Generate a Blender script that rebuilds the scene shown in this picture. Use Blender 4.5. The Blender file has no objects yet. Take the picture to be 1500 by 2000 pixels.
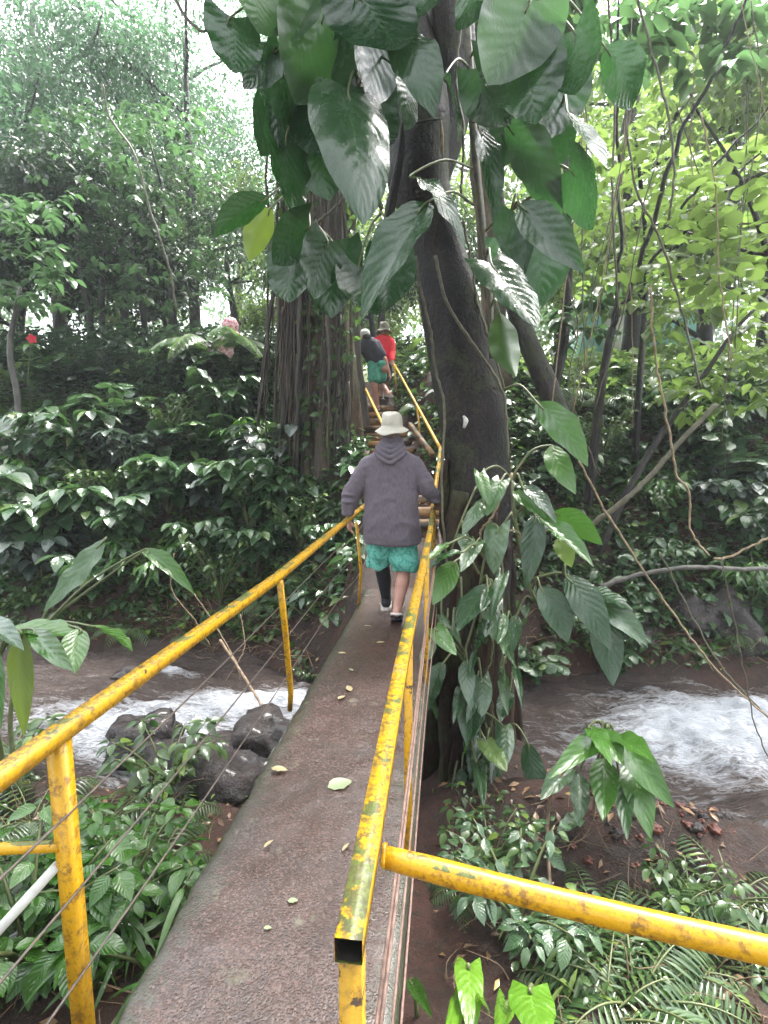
import bpy, math, random
import numpy as np
from mathutils import Vector, noise as mnoise

random.seed(7)
rng = np.random.default_rng(11)
S = bpy.context.scene
R_ = math.radians

# ------------------------------------------------------------------ camera
PITCH = math.atan(.132)
YAW = math.atan(.13 * math.cos(PITCH))
CAM = np.array([0, 0, 1.53])
cd = bpy.data.cameras.new("camera")
cam = bpy.data.objects.new("camera", cd)
S.collection.objects.link(cam)
cam.location = CAM
cam.rotation_euler = (math.pi / 2 - PITCH, 0, YAW)
cd.sensor_fit = 'VERTICAL'
cd.sensor_height = 36
cd.lens = 18
cd.clip_start = .02
cd.clip_end = 2000
S.camera = cam

# ------------------------------------------------------------------ sky and sun (overcast)
SUN_EL, SUN_ROT = R_(62), R_(20)
w = bpy.data.worlds.new("World")
S.world = w
w.use_nodes = True
nt = w.node_tree
nt.nodes.clear()
sky = nt.nodes.new('ShaderNodeTexSky')
sky.sky_type = 'NISHITA'
sky.sun_disc = False
sky.sun_elevation = SUN_EL
sky.sun_rotation = SUN_ROT
sky.air_density = 1.0
sky.dust_density = 6.0
hsv = nt.nodes.new('ShaderNodeHueSaturation')
hsv.inputs['Saturation'].default_value = .25
bg = nt.nodes.new('ShaderNodeBackground')
bg.inputs['Strength'].default_value = .15
wo = nt.nodes.new('ShaderNodeOutputWorld')
nt.links.new(sky.outputs[0], hsv.inputs['Color'])
nt.links.new(hsv.outputs[0], bg.inputs['Color'])
nt.links.new(bg.outputs[0], wo.inputs['Surface'])
ld = bpy.data.lights.new("sun", 'SUN')
ld.energy = 1.5
ld.angle = R_(14)
ld.color = (1, .97, .92)
sun = bpy.data.objects.new("sun", ld)
S.collection.objects.link(sun)
# sun stands ahead of the camera, high up
sd = Vector((math.sin(SUN_ROT) * math.cos(SUN_EL), math.cos(SUN_ROT) * math.cos(SUN_EL), math.sin(SUN_EL)))
sun.rotation_euler = sd.to_track_quat('Z', 'Y').to_euler()
S.view_settings.view_transform = 'Standard'
S.view_settings.look = 'None'
S.view_settings.exposure = 2.95
S.view_settings.gamma = 1
S.cycles.max_bounces = 7
S.cycles.diffuse_bounces = 4
S.cycles.glossy_bounces = 3
S.cycles.transmission_bounces = 5
S.cycles.transparent_max_bounces = 4
S.cycles.use_denoising = True
S.cycles.sample_clamp_indirect = 6

# ------------------------------------------------------------------ measuring helpers
_F = np.array([-math.sin(YAW) * math.cos(PITCH), math.cos(YAW) * math.cos(PITCH), -math.sin(PITCH)])
_R = np.array([math.cos(YAW), math.sin(YAW), 0])
_U = np.cross(_R, _F)


def ray(px, py):
    return _F + _R * (px - 750) / 1000 + _U * (1000 - py) / 1000


def P(px, py, Y):
    """point of the place seen at photo pixel px, py at distance Y along the bridge"""
    d = ray(px, py)
    return CAM + d * (Y / d[1])


def Pz(px, py, z):
    d = ray(px, py)
    return CAM + d * ((z - CAM[2]) / d[2])


def _h(ix, iy, s):
    n = (ix.astype(np.int64) * 374761393 + iy.astype(np.int64) * 668265263 + s * 1442695041) & 0x7fffffff
    n = ((n ^ (n >> 13)) * 1274126177) & 0x7fffffff
    return ((n ^ (n >> 16)) & 0xffff) / 65535.


def vn(x, y, s=0):
    x = np.asarray(x, float); y = np.asarray(y, float)
    ix = np.floor(x); iy = np.floor(y); fx = x - ix; fy = y - iy
    fx = fx * fx * (3 - 2 * fx); fy = fy * fy * (3 - 2 * fy)
    a = _h(ix, iy, s); b = _h(ix + 1, iy, s); c = _h(ix, iy + 1, s); d = _h(ix + 1, iy + 1, s)
    return (a + (b - a) * fx + (c - a) * fy + (a - b - c + d) * fx * fy) * 2 - 1


def fbm(x, y, s=0, o=4):
    r = 0; a = .5
    for k in range(o):
        r = r + a * vn(x * 2 ** k, y * 2 ** k, s + k); a *= .5
    return r


# ------------------------------------------------------------------ object helpers
def root_of(o):
    while o.parent: o = o.parent
    return o


def link(o):
    S.collection.objects.link(o); return o


def mesh_data(name, V, F, uv=None, smooth=True):
    V = np.asarray(V, np.float32).reshape(-1, 3)
    me = bpy.data.meshes.new(name)
    if isinstance(F, np.ndarray):
        nf, k = F.shape
        me.vertices.add(len(V)); me.vertices.foreach_set('co', V.ravel())
        me.loops.add(nf * k); me.loops.foreach_set('vertex_index', F.astype(np.int32).ravel())
        me.polygons.add(nf)
        me.polygons.foreach_set('loop_start', np.arange(0, nf * k, k, dtype=np.int32))
        if uv is not None:
            l = me.uv_layers.new(name='UVMap')
            l.data.foreach_set('uv', np.asarray(uv, np.float32)[F.ravel()].ravel())
        me.update(calc_edges=True)
    else:
        me.from_pydata([tuple(map(float, v)) for v in V], [], [tuple(int(i) for i in f) for f in F])
        if uv is not None:
            l = me.uv_layers.new(name='UVMap')
            idx = np.zeros(len(me.loops), np.int32); me.loops.foreach_get('vertex_index', idx)
            l.data.foreach_set('uv', np.asarray(uv, np.float32)[idx].ravel())
    if smooth:
        me.polygons.foreach_set('use_smooth', np.ones(len(me.polygons), bool))
    return me


def tag(o, label=None, cat=None, group=None, kind=None):
    if label: o['label'] = label
    if cat: o['category'] = cat
    if group: o['group'] = group
    if kind: o['kind'] = kind
    return o


def thing(name, label, cat, loc=(0, 0, 0), group=None):
    o = bpy.data.objects.new(name, None)
    o.empty_display_size = .1
    link(o); o.location = [float(c) for c in loc]
    return tag(o, label, cat, group)


def part(name, G, m, parent=None, loc=None, smooth=True):
    """G = (V, F, UV or None) in world coordinates -> one mesh object"""
    V, F = np.asarray(G[0], float), G[1]
    uv = G[2] if len(G) > 2 else None
    if parent is not None:
        V = V - np.array(root_of(parent).location)
    elif loc is not None:
        V = V - np.asarray(loc, float)
    me = mesh_data(name, V, F, uv, smooth)
    o = bpy.data.objects.new(name, me)
    link(o)
    if m: me.materials.append(m)
    if parent is not None: o.parent = parent
    elif loc is not None: o.location = [float(c) for c in loc]
    return o


_kids = {}


def copy_tree(o, parent=None):
    c = o.copy(); link(c)
    if parent is not None: c.parent = parent
    for ch in [k for k in S.objects if k.parent == o]:
        copy_tree(ch, c)
    return c


def join(Gs):
    """several (V, F, UV) with python-list or array faces of 4 -> one"""
    Vs, Fs, Us, n = [], [], [], 0
    arr = all(isinstance(g[1], np.ndarray) for g in Gs)
    for g in Gs:
        V = np.asarray(g[0], float)
        Vs.append(V)
        if arr: Fs.append(g[1] + n)
        else: Fs += [tuple(int(i) + n for i in f) for f in g[1]]
        Us.append(g[2] if len(g) > 2 and g[2] is not None else np.zeros((len(V), 2)))
        n += len(V)
    return np.vstack(Vs), (np.vstack(Fs) if arr else Fs), np.vstack(Us)


def box(c, s, rot=None):
    """box at centre c, size s, rot = 3x3 columns"""
    q = np.array([(x, y, z) for x in (-.5, .5) for y in (-.5, .5) for z in (-.5, .5)]) * np.array(s)
    if rot is not None: q = q @ np.array(rot).T
    F = [(0, 1, 3, 2), (4, 6, 7, 5), (0, 4, 5, 1), (2, 3, 7, 6), (0, 2, 6, 4), (1, 5, 7, 3)]
    return q + np.array(c), np.array(F), None


def catmull(pts, n):
    pts = [np.asarray(p, float) for p in pts]
    if len(pts) < 3:
        return np.array([pts[0] + (pts[-1] - pts[0]) * t for t in np.linspace(0, 1, n + 1)])
    q = [2 * pts[0] - pts[1]] + pts + [2 * pts[-1] - pts[-2]]
    out = []
    for i in range(1, len(q) - 2):
        for t in np.linspace(0, 1, n, endpoint=False):
            a, b, c, d = q[i - 1:i + 3]
            out.append(.5 * (2 * b + (c - a) * t + (2 * a - 5 * b + 4 * c - d) * t * t + (3 * b - a - 3 * c + d) * t ** 3))
    out.append(pts[-1])
    return np.array(out)


def tube(pts, rad, seg=8, cap=True, square=False, wob=0, up=None, flat=1.0):
    """tube along pts with radius per point; square -> 4 sides with flat faces"""
    pts = np.asarray(pts, float); n = len(pts)
    rad = np.full(n, rad, float) if np.isscalar(rad) else np.interp(np.linspace(0, 1, n), np.linspace(0, 1, len(rad)), rad)
    T = np.gradient(pts, axis=0); T /= np.linalg.norm(T, axis=1)[:, None] + 1e-9
    a = np.array(up if up is not None else ((0, 0, 1) if abs(T[0][2]) < .9 else (1, 0, 0)), float)
    V = []; UV = []
    L = np.concatenate([[0], np.cumsum(np.linalg.norm(np.diff(pts, axis=0), axis=1))])
    if square: seg = 4
    th = np.linspace(0, 2 * math.pi, seg, endpoint=False) + (math.pi / 4 if square else 0)
    for i in range(n):
        a = a - T[i] * (a @ T[i]); a /= np.linalg.norm(a) + 1e-9
        b = np.cross(T[i], a)
        r = rad[i] * (1.4142 if square else 1)
        rr = r * np.ones(seg)
        if wob:
            rr = rr * (1 + wob * np.array([mnoise.noise(Vector((math.cos(t) * 1.3 + pts[i][0], math.sin(t) * 1.3 + pts[i][1], L[i] * 1.6))) for t in th])
                       + .6 * wob * np.sin(th * 3 + L[i] * .8))
        V.append(pts[i] + (np.cos(th) * rr)[:, None] * a * flat + (np.sin(th) * rr)[:, None] * b)
        UV.append(np.stack([th / (2 * math.pi), np.full(seg, L[i])], 1))
    V = np.vstack(V); UV = np.vstack(UV)
    F = []
    for i in range(n - 1):
        for j in range(seg):
            k = (j + 1) % seg
            F.append((i * seg + j, i * seg + k, (i + 1) * seg + k, (i + 1) * seg + j))
    if cap and seg == 4:
        F.append((3, 2, 1, 0)); F.append(tuple((n - 1) * 4 + j for j in range(4)))
    elif cap:
        V = np.vstack([V, pts[0], pts[-1]]); UV = np.vstack([UV, [0, 0], [0, L[-1]]])
        m = len(V)
        for j in range(seg):
            k = (j + 1) % seg
            F.append((m - 2, m - 2, k, j)); F.append((m - 1, m - 1, (n - 1) * seg + j, (n - 1) * seg + k))
        F = [tuple(dict.fromkeys(f)) for f in F]
        return V, F, UV
    return V, np.array(F), UV


# ------------------------------------------------------------------ leaves
def leaf_tpl(kind='ovate', nl=6, nw=2, fold=.15, droop=.25, ruffle=0., width=.5, seed=0):
    """leaf of length 1 along +Y, upper side +Z"""
    t = np.linspace(0, 1, nl + 1)
    u = np.linspace(-1, 1, 2 * nw + 1)
    if kind == 'ovate': prof = np.sin(math.pi * np.clip(t, 0, 1) ** .8) ** .85
    elif kind == 'lance': prof = np.sin(math.pi * t ** .9) ** .7
    elif kind == 'round': prof = np.sqrt(np.clip(1 - (2 * t - 1) ** 2, 0, 1))
    elif kind == 'heart': prof = np.where(t < .3, .80 + .2 * np.sin(t / .3 * math.pi / 2), np.cos((t - .3) / .7 * math.pi / 2) ** .75)
    elif kind == 'strap': prof = np.interp(t, [0, .1, .6, 1], [.6, 1, .8, .05])
    prof = np.maximum(prof, .02)
    V = []; UV = []
    for i in range(nl + 1):
        for j in range(2 * nw + 1):
            x = u[j] * prof[i] * width * .5
            y = t[i]
            if kind == 'heart': y = t[i] - .22 * abs(u[j]) ** 1.3 * (1 - t[i]) ** 3
            z = fold * abs(u[j]) * prof[i] * width - droop * t[i] ** 2
            if kind in ('heart', 'round'): z += -.10 * u[j] ** 2 * prof[i]
            z += ruffle * math.sin(t[i] * 19 + seed + (u[j] > 0) * 1.7) * abs(u[j]) ** 2 * prof[i]
            V.append((x, y, z)); UV.append((.5 + .5 * u[j], t[i]))
    m = 2 * nw + 1
    F = [(i * m + j, i * m + j + 1, (i + 1) * m + j + 1, (i + 1) * m + j) for i in range(nl) for j in range(2 * nw)]
    return np.array(V), np.array(F), np.array(UV)


def nrm(a):
    return a / (np.linalg.norm(a, axis=-1, keepdims=True) + 1e-9)


def scatter(tpl, pos, d, n, size, wid=1.0):
    """copies of the leaf tpl: base pos, direction d, upper side n"""
    V, F, UV = tpl
    pos = np.atleast_2d(pos); d = nrm(np.atleast_2d(np.asarray(d, float)))
    n = np.atleast_2d(np.asarray(n, float)); n = nrm(n - d * np.sum(n * d, 1)[:, None])
    s = np.cross(d, n)
    N = len(pos); size = np.broadcast_to(size, (N,)); wid = np.broadcast_to(wid, (N,))
    W = (V[None, :, 0, None] * (s * wid[:, None])[:, None] + V[None, :, 1, None] * d[:, None] + V[None, :, 2, None] * n[:, None]) * size[:, None, None] + pos[:, None]
    FF = (F[None] + (np.arange(N) * len(V))[:, None, None]).reshape(-1, F.shape[1])
    return W.reshape(-1, 3), FF, np.tile(UV, (N, 1))


# ------------------------------------------------------------------ materials
def mat(name):
    m = bpy.data.materials.new(name); m.use_nodes = True
    n = m.node_tree; n.nodes.clear()
    out = n.nodes.new('ShaderNodeOutputMaterial')
    return m, n, out


def N(nt, t, ins=None, **kw):
    x = nt.nodes.new(t)
    for k, v in kw.items(): setattr(x, k, v)
    for k, v in (ins or {}).items():
        if hasattr(v, 'is_output'): nt.links.new(v, x.inputs[k])
        else: x.inputs[k].default_value = v
    return x


def rgb(c): return (c[0], c[1], c[2], 1)


def ramp(nt, fac, stops, interp='LINEAR'):
    r = nt.nodes.new('ShaderNodeValToRGB'); r.color_ramp.interpolation = interp
    e = r.color_ramp.elements
    while len(e) < len(stops): e.new(.5)
    for k, (p, c) in enumerate(stops):
        e[k].position = p; e[k].color = rgb(c) if not np.isscalar(c) else (c, c, c, 1)
    nt.links.new(fac, r.inputs[0]); return r.outputs[0]


def mixc(nt, f, a, b, bt='MIX'):
    x = nt.nodes.new('ShaderNodeMix'); x.data_type = 'RGBA'; x.blend_type = bt
    for i, v in ((0, f), (6, a), (7, b)):
        if hasattr(v, 'is_output'): nt.links.new(v, x.inputs[i])
        else: x.inputs[i].default_value = v if i == 0 else rgb(v)
    return x.outputs[2]


def math_(nt, op, a, b=0., clamp=False):
    x = nt.nodes.new('ShaderNodeMath'); x.operation = op; x.use_clamp = clamp
    for i, v in ((0, a), (1, b)):
        if hasattr(v, 'is_output'): nt.links.new(v, x.inputs[i])
        else: x.inputs[i].default_value = v
    return x.outputs[0]


def noise_(nt, vec, scale, detail=4, rough=.55, dist=0.):
    x = N(nt, 'ShaderNodeTexNoise', {'Scale': scale, 'Detail': detail, 'Roughness': rough, 'Distortion': dist})
    if vec is not None: nt.links.new(vec, x.inputs['Vector'])
    return x.outputs['Fac']


def leaf_mat(name, c1, c2, tc, trans=.35, rough=.35, veins=0, spec=.5, young=None, holes=False):
    m, n, out = mat(name)
    g = N(n, 'ShaderNodeNewGeometry')
    oi = N(n, 'ShaderNodeObjectInfo')
    rnd = math_(n, 'FRACT', math_(n, 'ADD', g.outputs['Random Per Island'], oi.outputs['Random']))
    col = mixc(n, rnd, c1, c2)
    if young: col = mixc(n, math_(n, 'GREATER_THAN', rnd, .93), col, young)
    tc2 = mixc(n, rnd, tc, tuple(.75 * a for a in tc))
    p = N(n, 'ShaderNodeBsdfPrincipled', {'Roughness': rough, 'Specular IOR Level': spec, 'Coat Weight': .6 if veins else .25, 'Coat Roughness': .07})
    if veins:
        uv = N(n, 'ShaderNodeUVMap'); sep = N(n, 'ShaderNodeSeparateXYZ', {0: uv.outputs[0]})
        au = math_(n, 'ABSOLUTE', math_(n, 'SUBTRACT', sep.outputs[0], .5))
        mid = math_(n, 'LESS_THAN', au, .018)
        ph = math_(n, 'SUBTRACT', sep.outputs[1], math_(n, 'MULTIPLY', au, .55))
        ph = math_(n, 'ADD', ph, math_(n, 'MULTIPLY', noise_(n, None, 7, 3), .07))
        ph = math_(n, 'ADD', ph, math_(n, 'MULTIPLY', math_(n, 'GREATER_THAN', sep.outputs[0], .5), .4 / veins))
        s = math_(n, 'SINE', math_(n, 'MULTIPLY', ph, 6.283 * veins))
        line = math_(n, 'GREATER_THAN', s, .93)
        v = math_(n, 'MAXIMUM', mid, math_(n, 'MULTIPLY', line, .45))
        col = mixc(n, math_(n, 'MULTIPLY', v, .42), col, tuple(min(1, 1.7 * a + .01) for a in c2))
        tc2 = mixc(n, math_(n, 'MULTIPLY', v, .5), tc2, tuple(.45 * a for a in tc))
        nz = noise_(n, None, 30, 2)
        bh = math_(n, 'ADD', math_(n, 'MULTIPLY', s, -.4), math_(n, 'MULTIPLY', nz, .9))
        b = N(n, 'ShaderNodeBump', {'Strength': .22, 'Distance': .005, 'Height': bh})
        n.links.new(b.outputs[0], p.inputs['Normal'])
        b2 = N(n, 'ShaderNodeBump', {'Strength': .5, 'Distance': .008, 'Height': bh})
        n.links.new(b2.outputs[0], p.inputs['Coat Normal'])
        rr = noise_(n, None, 9, 3)
        n.links.new(math_(n, 'ADD', math_(n, 'MULTIPLY', rr, .35), rough - .15, True), p.inputs['Roughness'])
    n.links.new(col, p.inputs['Base Color'])
    t = N(n, 'ShaderNodeBsdfTranslucent'); n.links.new(tc2, t.inputs['Color'])
    mx = N(n, 'ShaderNodeMixShader', {0: trans, 1: p.outputs[0], 2: t.outputs[0]})
    n.links.new(mx.outputs[0], out.inputs[0])
    return m


def solid(name, c1, c2=None, scale=8, rough=.6, bump=.3, bdist=.02, spec=.5, detail=6, coat=0, stops=None, stretch=None, rough2=None, metal=0, sheen=0):
    m, n, out = mat(name)
    tc = N(n, 'ShaderNodeTexCoord')
    vec = tc.outputs['Object']
    if stretch:
        mp = N(n, 'ShaderNodeMapping', {'Scale': stretch}); n.links.new(vec, mp.inputs[0]); vec = mp.outputs[0]
    nz = noise_(n, vec, scale, detail, .6)
    c2 = c2 or c1
    col = ramp(n, nz, stops or [(.35, c1), (.65, c2)])
    p = N(n, 'ShaderNodeBsdfPrincipled', {'Roughness': rough, 'Specular IOR Level': spec, 'Metallic': metal, 'Coat Weight': coat, 'Coat Roughness': .12, 'Sheen Weight': sheen})
    n.links.new(col, p.inputs['Base Color'])
    if rough2 is not None:
        n2 = noise_(n, vec, scale * .7, 3)
        n.links.new(ramp(n, n2, [(.4, rough), (.6, rough2)]), p.inputs['Roughness'])
    if bump:
        n3 = noise_(n, vec, scale * 3, detail, .65)
        b = N(n, 'ShaderNodeBump', {'Strength': bump, 'Distance': bdist, 'Height': math_(n, 'ADD', nz, math_(n, 'MULTIPLY', n3, .5))})
        n.links.new(b.outputs[0], p.inputs['Normal'])
    n.links.new(p.outputs[0], out.inputs[0])
    return m


M = {}
M['canopy'] = leaf_mat('canopy_leaf', (.038, .075, .035), (.068, .115, .045), (.11, .23, .08), .42, .34)
M['canopy_blue'] = leaf_mat('far_canopy_leaf', (.038, .078, .048), (.070, .118, .070), (.11, .24, .11), .42, .25)
M['dark_leaf'] = leaf_mat('dark_thicket_leaf', (.024, .046, .027), (.05, .08, .042), (.07, .14, .055), .3, .25)  # darker green leaf for the thicket and the bushy trees
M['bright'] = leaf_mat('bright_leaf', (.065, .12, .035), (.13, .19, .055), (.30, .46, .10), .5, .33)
M['under'] = leaf_mat('undergrowth_leaf', (.034, .076, .026), (.08, .135, .042), (.14, .28, .05), .28, .3, young=(.16, .24, .05))
M['shrub'] = leaf_mat('shrub_leaf', (.034, .078, .034), (.068, .125, .052), (.10, .22, .06), .2, .22, veins=7, young=(.13, .2, .06))
M['fern'] = leaf_mat('fern_leaf', (.05, .10, .035), (.08, .14, .05), (.2, .36, .08), .35, .35)
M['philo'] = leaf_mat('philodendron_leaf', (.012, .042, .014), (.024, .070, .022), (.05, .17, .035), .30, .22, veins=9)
M['philo_light'] = leaf_mat('backlit_philodendron_leaf', (.024, .072, .02), (.045, .11, .026), (.10, .29, .05), .45, .3, veins=8)  # brighter green copy: light through the leaf is painted into its colour
M['yellow_leaf'] = leaf_mat('yellow_leaf', (.14, .22, .03), (.20, .27, .04), (.34, .50, .06), .5, .4, veins=10)
M['near'] = leaf_mat('fresh_leaf', (.03, .095, .014), (.06, .15, .022), (.12, .32, .035), .26, .2, veins=8)


def bark_mat(name, stops, moss=.3, stretch=(1, 1, .5), crack=9, bump=1., wet=.35):
    m, n, out = mat(name)
    tc = N(n, 'ShaderNodeTexCoord'); mp = N(n, 'ShaderNodeMapping', {'Scale': stretch}); n.links.new(tc.outputs['Object'], mp.inputs[0]); v = mp.outputs[0]
    a = noise_(n, v, 4, 8, .65, .4); f = noise_(n, v, 40, 6, .7); g = noise_(n, tc.outputs['Object'], 2.2, 6, .7)
    wp = N(n, 'ShaderNodeMix', {0: .22}, data_type='VECTOR'); n.links.new(v, wp.inputs[4]); n.links.new(N(n, 'ShaderNodeTexNoise', {'Vector': v, 'Scale': 6., 'Detail': 4.}).outputs['Color'], wp.inputs[5])
    vo = N(n, 'ShaderNodeTexVoronoi', {'Scale': float(crack)}, feature='DISTANCE_TO_EDGE'); n.links.new(wp.outputs[1], vo.inputs['Vector'])
    cr = ramp(n, vo.outputs['Distance'], [(0., 0.), (.09, 1.)])
    c = ramp(n, math_(n, 'ADD', math_(n, 'MULTIPLY', a, .7), math_(n, 'MULTIPLY', f, .3)), stops)
    c = mixc(n, math_(n, 'MULTIPLY', math_(n, 'SUBTRACT', 1., cr), .15), c, tuple(.3 * x for x in stops[0][1]))
    ms = ramp(n, math_(n, 'ADD', g, math_(n, 'MULTIPLY', f, .25)), [(.70 - moss * .2, 0.), (.78 - moss * .2, 1.)])
    c = mixc(n, math_(n, 'MULTIPLY', ms, .6), c, (.045, .055, .022))
    li = ramp(n, noise_(n, tc.outputs['Object'], 11, 5, .6), [(.68, 0.), (.72, 1.)])
    c = mixc(n, math_(n, 'MULTIPLY', li, .5), c, (.13, .13, .11))
    p = N(n, 'ShaderNodeBsdfPrincipled', {'Roughness': wet + .15, 'Specular IOR Level': .2, 'Coat Weight': .10, 'Coat Roughness': .16})
    n.links.new(c, p.inputs['Base Color'])
    n.links.new(ramp(n, g, [(.4, wet), (.6, wet + .3)]), p.inputs['Roughness'])
    h = math_(n, 'ADD', math_(n, 'ADD', math_(n, 'MULTIPLY', a, .8), math_(n, 'MULTIPLY', f, .5)), math_(n, 'MULTIPLY', cr, .06))
    bb = N(n, 'ShaderNodeBump', {'Strength': bump, 'Distance': .035, 'Height': h}); n.links.new(bb.outputs[0], p.inputs['Normal']); n.links.new(bb.outputs[0], p.inputs['Coat Normal'])
    n.links.new(p.outputs[0], out.inputs[0])
    return m


M['lime'] = leaf_mat('lime_leaf', (.10, .24, .02), (.15, .30, .03), (.25, .50, .04), .35, .2, veins=8)
M['bark_dark'] = bark_mat('dark_wet_bark', [(.32, (.003, .002, .002)), (.46, (.008, .006, .0065)), (.56, (.022, .015, .014)), (.68, (.055, .042, .036))], .3, (1, 1, .6), 7, wet=.28)
M['bark_root'] = bark_mat('rotten_root_bark', [(.32, (.005, .002, .0015)), (.48, (.020, .009, .006)), (.66, (.07, .035, .022))], .45, (1, 1, .25), 8, 1., .4)
M['bark_pale'] = bark_mat('pale_bark', [(.3, (.022, .018, .012)), (.46, (.055, .042, .030)), (.56, (.15, .105, .075)), (.64, (.07, .058, .038)), (.75, (.05, .052, .028))], .5, (1, 1, .3), 5, .8, .45)
M['bark_grey'] = solid('grey_bark', (.03, .027, .022), (.085, .078, .06), 8, .5, .8, .02, stretch=(1, 1, .4))
M['root'] = solid('aerial_root_skin', (.018, .014, .011), (.065, .052, .038), 12, .6, .5, .01, stretch=(1, 1, .2))
M['stem'] = solid('green_stem', (.08, .11, .04), (.14, .15, .06), 20, .45, .2)
M['twig'] = solid('dry_twig', (.12, .08, .05), (.3, .2, .12), 20, .6, .3)
M['vine'] = solid('vine_skin', (.05, .045, .03), (.12, .11, .06), 20, .5, .4)
M['vine_pale'] = solid('pale_vine_skin', (.16, .12, .07), (.36, .26, .15), 20, .5, .4)
M['rock'] = solid('wet_boulder', (.008, .005, .005), (.034, .022, .020), 6, .32, 1, .06, coat=.15, rough2=.6)
M['red_rock'] = solid('red_clay_stones', (.06, .018, .012), (.16, .05, .032), 9, .5, .7, .03)


# paint: chipped, rusty, algae-stained and wet
def paint_mat(name, green=.5, top_wear=.5, white=0.):
    m, n, out = mat(name)
    tc = N(n, 'ShaderNodeTexCoord'); v = tc.outputs['Object']
    g = N(n, 'ShaderNodeNewGeometry')
    up = math_(n, 'GREATER_THAN', N(n, 'ShaderNodeSeparateXYZ', {0: g.outputs['True Normal']}).outputs[2], .6)
    fine = noise_(n, v, 90, 5, .7); mid = noise_(n, v, 26, 5, .65); big = noise_(n, v, 4.2, 3, .5)
    base = mixc(n, mid, (.50, .255, .008), (.67, .38, .012))
    # darker rusty scabs
    scab = math_(n, 'MULTIPLY', ramp(n, mid, [(.49, 0.), (.60, 1.)]), ramp(n, fine, [(.42, 0.), (.52, 1.)]))
    c = mixc(n, math_(n, 'MULTIPLY', scab, .85), base, (.16, .075, .018))
    # green algae film, mostly on the upper side
    ga = ramp(n, math_(n, 'ADD', big, math_(n, 'MULTIPLY', mid, .45)), [(.825 - .10 * green, 0.), (.85 - .10 * green, 1.)])
    c = mixc(n, math_(n, 'MULTIPLY', math_(n, 'MULTIPLY', ga, up), .9), c, (.065, .12, .035))
    # speckled wear of the upper side
    sp = math_(n, 'MULTIPLY', ramp(n, fine, [(.46, 0.), (.53, 1.)]), math_(n, 'MULTIPLY', math_(n, 'MULTIPLY', up, ramp(n, mid, [(.34, .45), (.5, 1.)])), top_wear))
    c = mixc(n, sp, c, (.07, .06, .025))
    if white:
        wz = math_(n, 'MULTIPLY', ramp(n, noise_(n, v, 3.1, 5, .7), [(.60, 0.), (.68, 1.)]), math_(n, 'MULTIPLY', up, white))
        c = mixc(n, math_(n, 'MULTIPLY', wz, ramp(n, fine, [(.45, 0.), (.55, 1.)])), c, (.4, .37, .3))
    chip = ramp(n, noise_(n, v, 14, 6, .75), [(.62, 0.), (.645, 1.)])
    c = mixc(n, chip, c, (.05, .028, .015))
    p = N(n, 'ShaderNodeBsdfPrincipled', {'Roughness': .32, 'Specular IOR Level': .5})
    dr = ramp(n, noise_(n, v, 9, 6, .75, .5), [(.60, 0.), (.66, 1.)])
    c = mixc(n, math_(n, 'MULTIPLY', dr, .55), c, (.22, .10, .02))
    n.links.new(c, p.inputs['Base Color'])
    n.links.new(math_(n, 'ADD', math_(n, 'MULTIPLY', mid, .4), .1), p.inputs['Roughness'])
    b = N(n, 'ShaderNodeBump', {'Strength': .5, 'Distance': .002, 'Height': math_(n, 'ADD', math_(n, 'SUBTRACT', fine, chip), mid)})
    n.links.new(b.outputs[0], p.inputs['Normal'])
    n.links.new(p.outputs[0], out.inputs[0])
    return m


M['yellow_top'] = paint_mat('worn_yellow_paint', .85, .8, .8)
M['yellow'] = paint_mat('yellow_paint', .1, .4)
M['cable'] = solid('dark_wire', (.05, .04, .035), (.12, .09, .07), 40, .4, .2)
M['cable_rust'] = solid('rusty_wire', (.10, .055, .04), (.24, .15, .12), 60, .4, .3)
M['grey_pipe'] = solid('whitish_pipe', (.35, .36, .33), (.6, .6, .56), 12, .4, .3, .005)
M['step'] = solid('rusty_timber', (.06, .04, .03), (.30, .17, .05), 9, .45, .5, .01, stretch=(.3, 1, 1),
                  stops=[(.3, (.014, .010, .008)), (.47, (.055, .032, .020)), (.60, (.28, .145, .045)), (.75, (.13, .085, .055))])
M['black_hollow'] = solid('dark_hollow', (.01, .008, .006), None, 5, .9, 0)


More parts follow.
